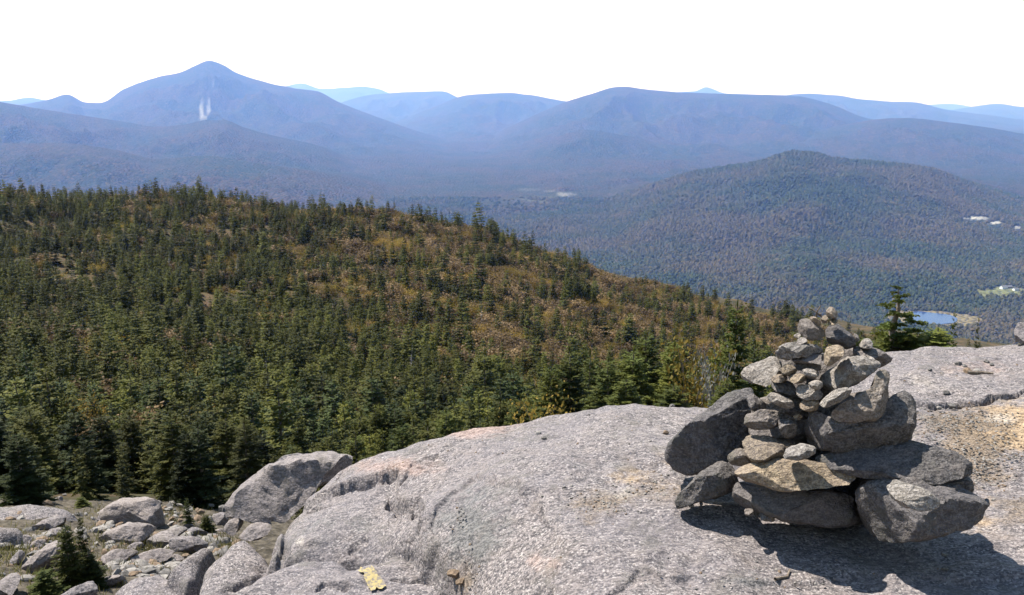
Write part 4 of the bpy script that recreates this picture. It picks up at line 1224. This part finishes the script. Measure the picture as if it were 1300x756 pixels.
# spruce and seedlings among the boulders
def field_tree(px, base, top, asp, k, lab, name='young_spruce'):
    hit = main_hit(px, base, hill_z, 3.0, 20.0)
    r = math.hypot(hit[0], hit[1])
    h = at_r(px, top, r)[2] - hit[2]
    return tree(name, HI[k][0], HI[k][1], (hit[0], hit[1], hit[2] - .03), h, h * asp, random.uniform(0, 6), lab, 'tree')
field_tree(92, 748, 658, 1.0, 0, 'bushy young spruce growing among the pale boulders')
field_tree(107, 742, 644, .5, 2, 'thin leader spruce rising out of the bushy one')
field_tree(60, 758, 715, 2.0, 1, 'low creeping spruce at the foot of the bushy one')
field_tree(120, 744, 690, 1.4, 3, 'side clump of spruce beside the bushy one')
field_tree(240, 672, 628, .8, 2, 'tiny spruce seedling between the flat block and the undercut boulder')
field_tree(262, 676, 650, 1.6, 1, 'low seedling clump before the undercut boulder')
field_tree(105, 646, 628, 2.4, 3, 'bright green cushion of fir behind the flat shelf')
field_tree(185, 690, 672, 1.6, 3, 'small green tuft of fir beside the sloping boulder')

# ------------------------------------------------------------------ the forest on the shoulder
def in_front(px, r):
    lim = np.interp(px, [-600, 0, 250, 330, 345, 450, 640, 700, 1000, 1080, 1130, 1900], [11.5, 11.2, 11.4, 10.5, 9.0, 9.5, 9.5, 10.5, 12, 20, 60, 60])
    return r > lim

pts = []
rng = np.random.default_rng(77)
r = 8.5
while r < 268:
    step = np.interp(r, [9, 20, 60, 130, 260], [.75, .90, 1.2, 1.65, 2.05])
    az0, az1 = -0.72, 0.62
    n = int((az1 - az0) * r / step)
    aa = az0 + (np.arange(n) + rng.uniform(0, 1, n)) * (az1 - az0) / n
    rr = r + rng.uniform(-.5, .5, n) * step
    pts.append(np.c_[aa, rr])
    r += step
P = np.vstack(pts)
X, Y = P[:, 1] * np.sin(P[:, 0]), P[:, 1] * np.cos(P[:, 0])
PXc = 650 + 1130 * X / Y
keep = in_front(PXc, P[:, 1])
X, Y, PXc, RR = X[keep], Y[keep], PXc[keep], P[keep, 1]
ZZ = hill_z(X, Y)
pxs, pys, _ = proj(X, Y, ZZ)
# open autumn brush on the far right part of the shoulder
open_ = sstep(70, 130, RR) * sstep(330, 640, PXc) * 1.15 + sstep(120, 190, RR) * 0.15 * sstep(100, 300, PXc)
clump = fbm(X / 16, Y / 16, 0.7, 3, 160)
dens = np.clip(0.85 - open_ * (0.84 - 1.7 * clump), 0.06, 1)
dens = dens * np.where(fbm(X / 9, Y / 9, 2.1, 2, 161) < -0.34, 0.15, 1.0)
spr = rng.uniform(0, 1, len(X)) < dens
Hh = np.interp(RR, [10, 16, 24, 40, 110, 230], [1.0, 1.3, 1.75, 2.25, 2.8, 3.2]) * (1 + .35 * open_) * np.clip(rng.normal(1, .26, len(X)), .45, np.interp(RR, [18, 40], [1.2, 1.6]))
Hh *= np.where(rng.uniform(0, 1, len(X)) < .04, 1.35, 1.0)
sx, sy, sz, sh_, sr = X[spr], Y[spr], ZZ[spr], Hh[spr], RR[spr]
spx = pxs[spr]
show = sh_ / sr
inview = (spx > -20) & (spx < 1320)
score = np.where(inview, show, 0)
order = np.argsort(-score)
ind = order[:290]
rest = order[290:]
def spruce_label(i, k, tone, hi):
    hgt = sh_[i] / np.interp(sr[i], [10, 16, 24, 40, 110, 230], [1.0, 1.3, 1.75, 2.5, 3.3, 4.0])
    size = 'short' if hgt < .85 else ('tall' if hgt > 1.18 else 'middling')
    shape = ('full', 'broad', 'slim', 'dense')[k] if hi else ('full', 'broad', 'thin', 'dense', 'narrow', 'ragged')[k]
    p = spx[i]
    where = ('behind the flat granite shelf' if p < 130 else 'behind the flat topped block' if p < 230 else 'behind the undercut boulder' if p < 440 else
             'below the cracked slab flank' if p < 640 else 'beyond the firs of the slab edge' if p < 1000 else 'below the far edge of the slab')
    rank = 'in the first rank' if sr[i] < 16 else 'in the second rank' if sr[i] < 21 else 'deeper in the forest'
    return f'{size} {shape} {tone} spruce {rank} {where}'

FRONT = []
protos = {}
for q, i in enumerate(ind):
    hi = sr[i] < 20 and q >= 6
    k = int(rng.integers(0, 4 if hi else 6))
    if q < 6: k = q
    c, tr = (HI if hi else MID)[k]
    dark = rng.random() < (.35 if sr[i] < 22 else .5)
    e = tree('spruce_tree', c, tr, (sx[i], sy[i], sz[i] - .05), sh_[i], sh_[i] * random.uniform(.85, 1.3), random.uniform(0, 6.28),
             spruce_label(i, k, 'dark green' if dark else 'olive', hi), 'tree', 'front ranks of spruces below the slab')
    FRONT.append((e, sx[i], sy[i], ('full', 'broad', 'slim', 'dense')[k] if hi else ('full', 'broad', 'thin', 'dense', 'narrow', 'ragged')[k], 'dark' if dark else 'olive'))
    cr_ = e.children[0] if e.children[0].name.startswith('crown') else e.children[1]
    cr_.material_slots[0].link = 'OBJECT'
    cr_.material_slots[0].material = M_DARKN if dark else M_OLIVE
    if not hi and k not in protos: protos[k] = cr_
protos = [o_ for o_ in (bpy.data.objects.new('crown', MID[k][0]) if k not in protos else protos[k] for k in range(6))]

from collections import Counter
cnt = Counter(f_[0]['label'] for f_ in FRONT)
for e_, ex, ey, shp, ton in FRONT:
    if cnt[e_['label']] > 1:
        nb = sorted(((o_[1] - ex) ** 2 + (o_[2] - ey) ** 2, j_) for j_, o_ in enumerate(FRONT) if o_[0] is not e_)[0][1]
        short = e_['label'].replace('in the first rank', 'of first rank').replace('in the second rank', 'of second rank').replace('deeper in the forest', 'deeper in')
        short = short.replace('dark green', 'dark').replace('beyond the firs of the slab edge', 'beyond the slab edge firs').replace('below the far edge of the slab', 'below the far slab edge')
        e_['label'] = short + f' beside a {FRONT[nb][3]} {FRONT[nb][4]}'

def scatter(name, P3, scale, rotz, idx, objs, label, kind='stuff'):
    me = bpy.data.meshes.new(name)
    me.vertices.add(len(P3))
    me.vertices.foreach_set('co', np.asarray(P3, np.float32).ravel())
    a = me.attributes.new('scl', 'FLOAT_VECTOR', 'POINT'); a.data.foreach_set('vector', np.asarray(scale, np.float32).ravel())
    a = me.attributes.new('rot', 'FLOAT_VECTOR', 'POINT'); a.data.foreach_set('vector', np.asarray(rotz, np.float32).ravel())
    a = me.attributes.new('pick', 'INT', 'POINT'); a.data.foreach_set('value', np.asarray(idx, np.int32))
    me.update()
    o = link(name, me)
    tag(o, label, None, None, kind)
    g = bpy.data.node_groups.new(name, 'GeometryNodeTree')
    g.interface.new_socket('Geometry', in_out='INPUT', socket_type='NodeSocketGeometry')
    g.interface.new_socket('Geometry', in_out='OUTPUT', socket_type='NodeSocketGeometry')
    N = g.nodes
    gi, go = N.new('NodeGroupInput'), N.new('NodeGroupOutput')
    inst = N.new('GeometryNodeInstanceOnPoints')
    g.links.new(gi.outputs[0], inst.inputs['Points'])
    if callable(objs):
        objs(g, inst)
    else:
        j = N.new('GeometryNodeJoinGeometry')
        for ob in objs:
            oi = N.new('GeometryNodeObjectInfo')
            oi.inputs['Object'].default_value = ob
            oi.inputs['As Instance'].default_value = True
            g.links.new(oi.outputs['Geometry'], j.inputs[0])
        g.links.new(j.outputs[0], inst.inputs['Instance'])
        inst.inputs['Pick Instance'].default_value = True
        ia = N.new('GeometryNodeInputNamedAttribute'); ia.data_type = 'INT'; ia.inputs[0].default_value = 'pick'
        g.links.new(ia.outputs[0], inst.inputs['Instance Index'])
    for nm, sock in (('scl', 'Scale'), ('rot', 'Rotation')):
        ia = N.new('GeometryNodeInputNamedAttribute'); ia.data_type = 'FLOAT_VECTOR'; ia.inputs[0].default_value = nm
        if nm == 'rot':
            er = N.new('FunctionNodeEulerToRotation')
            g.links.new(ia.outputs[0], er.inputs[0]); g.links.new(er.outputs[0], inst.inputs[sock])
        else:
            g.links.new(ia.outputs[0], inst.inputs[sock])
    g.links.new(inst.outputs[0], go.inputs[0])
    md = o.modifiers.new('scatter', 'NODES')
    md.node_group = g
    return o

n = len(rest)
w_ = rng.uniform(.8, 1.25, n) * sh_[rest]
scatter('forest', np.c_[sx[rest], sy[rest], sz[rest] - .05], np.c_[w_, w_, sh_[rest]],
        np.c_[rng.normal(0, .03, n), rng.normal(0, .03, n), rng.uniform(0, 6.28, n)], rng.integers(0, 6, n), protos,
        'dense dark spruce forest covering the shoulder to its skyline')

# autumn brush
br = ((~spr) & (rng.uniform(0, 1, len(X)) < .2 + open_)) | (rng.uniform(0, 1, len(X)) < .04)
brush = [i for i in np.flatnonzero(br & (RR > 24))]
bi = np.array(brush)
ys = rng.uniform(0, 1, len(bi)) < np.where(RR[bi] < 110, .30, .16)
shr = []
for k, (sm, lab, px, r) in enumerate([(SHRUB_R[0], 'rusty brown shrub at the edge of the spruce forest', 560, 60), (SHRUB_R[1], 'brown autumn shrub in the spruce forest', 640, 75), (SHRUB_Y, 'golden shrub glowing among the spruces', 90, 34)]):
    x, y = ground_at(px, r); zb = float(hill_z(np.array([x]), np.array([y]))[0])
    e = tree('autumn_shrub', *sm, (x, y, zb), 1.9, 1.5, k * 1.3, lab, 'shrub', None, 'foliage', 'stem')
    shr.append(e.children[0])
n = len(bi)
hs = np.interp(RR[bi], [10, 40, 120, 240], [.6, 1.1, 1.7, 2.2]) * rng.uniform(.6, 1.25, n)
jit = rng.normal(0, .5, (n, 2))
scatter('undergrowth', np.c_[X[bi] + jit[:, 0], Y[bi] + jit[:, 1], ZZ[bi] - .1], np.c_[hs * 1.5, hs * 1.5, hs], np.c_[np.zeros((n, 2)), rng.uniform(0, 6.28, n)],
        np.where(ys, 2, rng.integers(0, 2, n)), shr, 'brown and golden autumn brush between the spruces')

# grey snags
for k, (px, r) in enumerate([(215, 150), (245, 165), (300, 140), (120, 90), (420, 120), (330, 60), (60, 55), (520, 80), (480, 175), (610, 130)]):
    x, y = ground_at(px, r); zb = float(hill_z(np.array([x]), np.array([y]))[0])
    h = float(np.interp(r, [20, 60, 110, 230], [1.8, 2.9, 3.6, 4.6])) * random.uniform(.9, 1.25)
    if k == 0:
        v, f = tube([(0, 0, -.05), (.01, 0, .5), (.0, .01, 1.0)], [.014, .010, .003])
        for q in range(22):
            zz = random.uniform(.25, .95); a = random.uniform(0, 6.28); L = .16 * (1.1 - zz)
            v2, f2 = tube([(0, 0, zz), (L * math.cos(a), L * math.sin(a), zz + .02)], [.004, .0015], 3)
            f += [tuple(i + len(v) for i in g_) for g_ in f2]; v += v2
        snag_me = mesh_from('snag', v, f); set_mat(snag_me, M_DEAD)
    o = link('dead_snag', snag_me, None, None, (x, y, zb))
    o.scale = (h, h, h); o.rotation_euler = (random.gauss(0, .05), random.gauss(0, .05), random.uniform(0, 6))
    tag(o, 'bare grey dead spruce trunk standing among the living trees', 'dead tree', 'grey snags in the forest')

# ------------------------------------------------------------------ crowns on the valley floor and near hill
def crowns_far():
    rng = np.random.default_rng(5)
    y = 1050.0
    out = []
    while y < 4300:
        st = 7.0 + y / 1500
        t0, t1 = -0.25, 0.66
        n = int((t1 - t0) * y / st)
        t = t0 + (np.arange(n) + rng.uniform(0, 1, n)) * (t1 - t0) / n
        yy = y + rng.uniform(-.5, .5, n) * st
        out.append(np.c_[t * yy, yy]); y += st
    P = np.vstack(out)
    x, y = P[:, 0], P[:, 1]
    z, H = far_z(x, y)
    own = H.argmax(0)
    hid = hill_z(x, y)
    px, py, _ = proj(x, y, z)
    dp = np.hypot((x - PONDS[0]) / 1.35, (y - PONDS[1]))
    nz = fbm(px / 9, py / 5, 1.0, 2, 200) * 0.5
    clear = (np.hypot((px - 1272) / 34, (py - 371) / 6) + nz < 1.05) | (dp < 74)
    for cx, cy_, rx, ry in ((1240, 280, 19, 5), (1262, 286, 11, 5), (1291, 291, 7, 4)):
        clear |= np.hypot((px - cx) / rx, (py - cy_) / ry) + nz < 1.05
    ok = ~clear & (px > 380) & (py < 470) & ((own == 0) | (own == 15)) & (rng.uniform(0, 1, len(x)) < np.where(own == 0, 1 - sstep(2700, 4250, y), 1 - 0.6 * sstep(3600, 4300, y)))
    x, y, z = x[ok], y[ok], z[ok]
    n = len(x)
    s = rng.uniform(2.4, 5.0, n) * (1 + (y - 1000) / 9000)
    t = NT('valley_crowns')
    oi = t.n('ShaderNodeObjectInfo')
    pos = t.n('ShaderNodeNewGeometry').outputs['Position']
    a = t.noise(pos, 0.0022, 5, 0.6)
    col = t.mix(t.ramp(a, 0.40, 0.60), (0.032, 0.044, 0.020), (0.066, 0.054, 0.030))
    col = t.mix(t.ramp(oi.outputs['Random'], 0.0, 0.5, 0.5, 0.0), col, (0.022, 0.032, 0.016))
    col = t.mix(t.ramp(oi.outputs['Random'], 0.86, 1.0, 0.0, 0.5), col, (0.11, 0.072, 0.032))
    mat = t.done(t.principled(col, 0.9, None, 0.1))
    def ico(g, inst):
        a = g.nodes.new('GeometryNodeMeshIcoSphere'); a.inputs['Subdivisions'].default_value = 2
        nz = g.nodes.new('ShaderNodeTexNoise'); nz.inputs['Scale'].default_value = 1.6
        sp = g.nodes.new('GeometryNodeSetPosition')
        sub = g.nodes.new('ShaderNodeVectorMath'); sub.operation = 'SUBTRACT'; sub.inputs[1].default_value = (.5, .5, .5)
        sc = g.nodes.new('ShaderNodeVectorMath'); sc.operation = 'SCALE'; sc.inputs['Scale'].default_value = 1.4
        g.links.new(nz.outputs['Color'], sub.inputs[0]); g.links.new(sub.outputs[0], sc.inputs[0])
        g.links.new(a.outputs[0], sp.inputs['Geometry']); g.links.new(sc.outputs[0], sp.inputs['Offset'])
        sm = g.nodes.new('GeometryNodeSetMaterial'); sm.inputs['Material'].default_value = mat
        g.links.new(sp.outputs[0], sm.inputs['Geometry'])
        g.links.new(sm.outputs[0], inst.inputs['Instance'])
    scatter('valley_woods', np.c_[x, y, z + s * .5], np.c_[s, s, s * rng.uniform(.9, 1.5, n)], np.c_[rng.normal(0, .3, (n, 2)), rng.uniform(0, 6.28, n)], np.zeros(n), ico,
            'mixed autumn woods covering the near hill and valley')
crowns_far()

# farm buildings by the meadow
def house(px, py, L, W, Hh, lab, wall):
    d = ray(px, py)
    ys_ = np.linspace(1200, 3800, 700)
    xs_ = ys_ * d[0] / d[1]; zs_ = EYE + ys_ * d[2] / d[1]
    zf, _ = far_z(xs_, ys_)
    i = np.argmax(zs_ < zf)
    e = link('farmhouse', None, None, None, (xs_[i], ys_[i], zf[i]))
    e.rotation_euler = (0, 0, .3)
    tag(e, lab, 'house')
    a, b, h = L / 2, W / 2, Hh
    V = [(-a, -b, -2), (a, -b, -2), (a, b, -2), (-a, b, -2), (-a, -b, h), (a, -b, h), (a, b, h), (-a, b, h), (-a, 0, h + W * .35), (a, 0, h + W * .35)]
    link('wall', mesh_from('wall', V, [(0, 1, 5, 4), (2, 3, 7, 6), (1, 2, 6, 9, 5), (3, 0, 4, 8, 7)], False), wall, e)
    k = .6
    R = [(-a - k, -b - k, h - .3), (a + k, -b - k, h - .3), (a + k, 0, h + W * .35 + .15), (-a - k, 0, h + W * .35 + .15), (a + k, b + k, h - .3), (-a - k, b + k, h - .3)]
    link('roof', mesh_from('roof', R, [(0, 1, 2, 3), (3, 2, 4, 5)], False), M_ROOF, e)
    dm = [(-.6, -b - .05, 0), (.6, -b - .05, 0), (.6, -b - .05, 2.2), (-.6, -b - .05, 2.2)]
    link('door', mesh_from('door', dm, [(0, 1, 2, 3)], False), M_ROOF, e)
    for q in (-a * .6, a * .6):
        dm = [(q - .8, -b - .05, 1), (q + .8, -b - .05, 1), (q + .8, -b - .05, 2.4), (q - .8, -b - .05, 2.4)]
        link('window', mesh_from('window', dm, [(0, 1, 2, 3)], False), M_ROOF, e)
M_ROOF = simple_mat('grey_roof', (0.10, 0.10, 0.11), (0.16, 0.16, 0.17), 1)
M_WALLW = simple_mat('white_boards', (0.72, 0.72, 0.70), (0.8, 0.8, 0.78), 1)
M_WALLR = simple_mat('brown_boards', (0.16, 0.10, 0.07), (0.2, 0.13, 0.09), 1)
house(1274, 367, 16, 9, 5, 'white farmhouse in the meadow beyond the pond', M_WALLW)
house(1289, 369, 12, 8, 4, 'small white shed beside the meadow trees', M_WALLW)
house(1281, 366, 13, 8, 4, 'brown barn between the white farm buildings', M_WALLR)

# ------------------------------------------------------------------ grit, pebbles, twigs, grass
M_GRIT1 = simple_mat('grit_grey', (0.06, 0.057, 0.055), (0.15, 0.14, 0.132), 2.0)
M_GRIT2 = simple_mat('grit_pale', (0.14, 0.13, 0.12), (0.26, 0.24, 0.22), 2.0)
M_GRIT3 = simple_mat('grit_brown', (0.09, 0.065, 0.045), (0.22, 0.16, 0.11), 2.0)
def pebble_data(seed, n=10):
    rng = np.random.default_rng(seed)
    import bmesh
    bm = bmesh.new()
    bmesh.ops.create_icosphere(bm, subdivisions=2, radius=1)
    me = bpy.data.meshes.new('pebble')
    for v in bm.verts: v.co *= 1 + rng.normal(0, .10)
    for k in range(6):
        nrm = Vector(rng.normal(size=3)).normalized(); c = rng.uniform(.5, .8)
        for v in bm.verts:
            d = v.co.dot(nrm)
            if d > c: v.co -= nrm * (d - c)
    bm.to_mesh(me); bm.free()
    me.materials.append((M_GRIT1, M_GRIT2, M_GRIT3, M_GRIT2)[seed % 4])
    return me
PEB = [pebble_data(1000 + i) for i in range(4)]
def surf(px, py):
    h = main_hit(px, py, rock_z)
    h[2] += float(rock_rough(h[:1], h[1:2])[0])
    return h
PEBBLES = [(1217, 466, .022, 'dark pebble on the slab beside the pale chips'), (1224, 468, .016, 'small dark pebble beside the larger dark one'), (1228, 476, .03, 'brown pebble next to the dry twig'), (1240, 471, .02, 'pinkish chip of rock beside the dry twig'),
           (1252, 463, .018, 'dark pebble above the dry twig'), (1258, 465, .016, 'flat dark pebble above the dry twig'), (1201, 500, .02, 'dark pebble above the long crack'), (1180, 479, .015, 'tiny pebble beyond the cairn'),
           (683, 556, .018, 'white pebble on the open slab'), (690, 560, .014, 'grey pebble beside the white one'), (854, 513, .018, 'dark pebble on the rim of the slab'), (578, 728, .03, 'brown stone wedged in the groove of the slab'),
           (586, 742, .022, 'small brown stone at the bottom of the groove'), (1200, 706, .012, 'pale pebble at the tip of the cairn shadow'), (1198, 727, .014, 'dark chip on the slab in front of the cairn'),
           (1208, 517, .022, 'round pebble just below the long crack'), (1193, 519, .016, 'light pebble just below the long crack'), (845, 557, .016, 'brown pebble by the leaning slab of the cairn')]
for i, (px, py, s, lab) in enumerate(PEBBLES):
    h = surf(px, py)
    pk = 1 if any(w_ in lab for w_ in ('white', 'pale', 'light')) and 'beside the pale' not in lab and 'beside the white' not in lab else 2 if any(w_ in lab for w_ in ('brown', 'pink')) else 0
    if i == 3: pk = 3
    o = link('pebble', PEB[pk], None, None, (h[0], h[1], h[2] + s * .35))
    o.scale = (s * 1.2, s, s * .7); o.rotation_euler = (random.uniform(-.3, .3), random.uniform(-.3, .3), random.uniform(0, 6))
    tag(o, lab, 'pebble')
def twig(pxs_, rad, lab, lift=.012):
    path = []
    for px, py in pxs_:
        h = surf(px, py); h[2] += lift; path.append(h)
    v, f = tube(path, [rad * (1 - .5 * i / len(path)) for i in range(len(path))])
    tag(link('twig', mesh_from('twig', v, f), M_BARK), lab, 'twig')
twig([(1228, 477), (1236, 477), (1246, 476), (1256, 476), (1261, 477)], .012, 'dry brown twig lying among the pebbles on the slab')
twig([(984, 735), (994, 729), (1000, 728), (1003, 716)], .006, 'short dry twig on the slab in front of the cairn', .006)
tp = at_r(1033, 394, 3.55)
for k, (pp, lab) in enumerate([([(1046, 405), (1038, 398), (1030, 392), (1024, 389)], 'crooked dead twig sticking out of the cairn tip'), ([(1036, 404), (1037, 396), (1042, 388)], 'short dead twig beside the crooked one on the cairn tip')]):
    path = [at_r(px, py, 3.55) for px, py in pp]
    v, f = tube(path, [.004, .003, .002, .0015][:len(path)])
    tag(link('twig', mesh_from('twig', v, f), M_BARK), lab, 'twig')

rng = np.random.default_rng(8)
def grit(name, areas, sizes, objs, label, count):
    P3, S, R_ = [], [], []
    for cx, cy_, rx, ry, n in areas:
        for _ in range(n):
            px, py = cx + rng.normal(0, rx), cy_ + rng.normal(0, ry)
            if 858 < px < 1140 and 560 < py < 690: continue
            P3.append((px, py))
    P3 = np.array(P3)
    d = np.stack([ray(*q) for q in P3])
    # meet the rock by a few fixed point steps
    z = np.full(len(d), 0.0)
    for _ in range(8):
        k = (z - EYE) / d[:, 2]
        x, y = d[:, 0] * k, d[:, 1] * k
        z = rock_z(x, y) + rock_rough(x, y)
    s = rng.uniform(*sizes, len(d)) ** 1.0
    scatter(name, np.c_[x, y, z + s * .2], np.c_[s * 1.2, s, s * .6], rng.uniform(-.6, .6, (len(d), 3)) + np.c_[np.zeros((len(d), 2)), rng.uniform(0, 6, len(d))], rng.integers(0, len(objs), len(d)), objs, label)
pob = [next(o for o in bpy.data.objects if o.name.startswith('pebble') and o.data == m_) for m_ in PEB]
grit('gravel', [(1220, 532, 40, 10, 260), (1240, 590, 38, 24, 520), (1180, 545, 25, 10, 120), (760, 640, 30, 10, 90), (830, 618, 40, 10, 90), (1285, 560, 30, 25, 160), (590, 740, 8, 18, 70), (700, 560, 120, 20, 60), (1200, 470, 70, 16, 60), (1000, 725, 160, 14, 60)],
     (.002, .0075), pob, 'loose grit and rock crumbs lying on the slab', 0)

def gravel_field():
    P3 = []
    for cx, cy_, rx, ry, n in ((180, 725, 26, 7, 130), (135, 668, 10, 4, 30), (270, 690, 22, 6, 40), (60, 700, 60, 25, 90), (180, 690, 90, 25, 90), (230, 650, 30, 10, 50), (-160, 705, 90, 26, 110)):
        P3 += [(cx + rng.normal(0, rx), cy_ + rng.normal(0, ry)) for _ in range(n)]
    d = np.stack([ray(*q) for q in P3])
    z = np.full(len(d), -2.2)
    for _ in range(14):
        k = (z - EYE) / d[:, 2]
        x, y = d[:, 0] * k, d[:, 1] * k
        z = 0.5 * z + 0.5 * rock_z(x, y)
    s = rng.uniform(.015, .06, len(d))
    scatter('rubble', np.c_[x, y, z + s * .2], np.c_[s * 1.2, s, s * .6], rng.uniform(-.6, .6, (len(d), 3)) + np.c_[np.zeros((len(d), 2)), rng.uniform(0, 6, len(d))], rng.integers(0, 4, len(d)), pob, 'small broken stones between the boulders')
gravel_field()

def grass_tufts():
    Q, T = [], []
    for cx, cy_, rx, ry, n in ((282, 692, 14, 6, 34), (190, 695, 12, 5, 16), (12, 705, 14, 12, 40), (240, 660, 30, 10, 30), (100, 690, 30, 12, 24), (40, 690, 30, 8, 24), (300, 640, 30, 12, 50), (330, 625, 30, 8, 30), (150, 720, 50, 14, 40), (215, 700, 40, 12, 40), (60, 735, 40, 12, 30), (130, 655, 60, 6, 40), (-150, 700, 80, 26, 60)):
        for _ in range(n):
            h = main_hit(cx + rng.normal(0, rx), cy_ + rng.normal(0, ry), hill_z, 3.0, 18.0)
            for b in range(14):
                p = h + np.r_[rng.normal(0, .05, 2), -.02]
                d = np.r_[rng.normal(0, .5, 2), 1]; d /= np.linalg.norm(d)
                s = np.cross(d, rng.normal(size=3)); s /= np.linalg.norm(s)
                Q.append(diamond(p, d, rng.uniform(.03, .11), .0035, s)); T.append((.1, .5, 1, .5))
    o = link('grass', quads_mesh('grass', Q, T), M_GRASS)
    tag(o, 'tufts of dry grass between the boulders', None, None, 'stuff')
grass_tufts()

# ------------------------------------------------------------------ haze
def build_haze():
    x0, x1, y0, y1, z0, z1 = -52000, 52000, -6000, 47500, -640, 760
    V = [(x, y, z) for z in (z0, z1) for y in (y0, y1) for x in (x0, x1)]
    me = mesh_from('haze', V, [(0, 2, 3, 1), (4, 5, 7, 6), (0, 1, 5, 4), (2, 6, 7, 3), (0, 4, 6, 2), (1, 3, 7, 5)], False)
    m = bpy.data.materials.new('haze_air'); m.use_nodes = True
    nt = m.node_tree; nt.nodes.clear()
    out = nt.nodes.new('ShaderNodeOutputMaterial')
    pv = nt.nodes.new('ShaderNodeVolumePrincipled')
    pv.inputs['Color'].default_value = (0.22, 0.40, 1.0, 1)
    pv.inputs['Absorption Color'].default_value = (1, 1, 1, 1)
    pv.inputs['Density'].default_value = HAZE_D
    pv.inputs['Anisotropy'].default_value = 0.25
    nt.links.new(pv.outputs[0], out.inputs['Volume'])
    o = link('haze', me, m)
    tag(o, 'blue haze filling the air over the valley', None, None, 'stuff')
HAZE_D = 6.2e-5
build_haze()
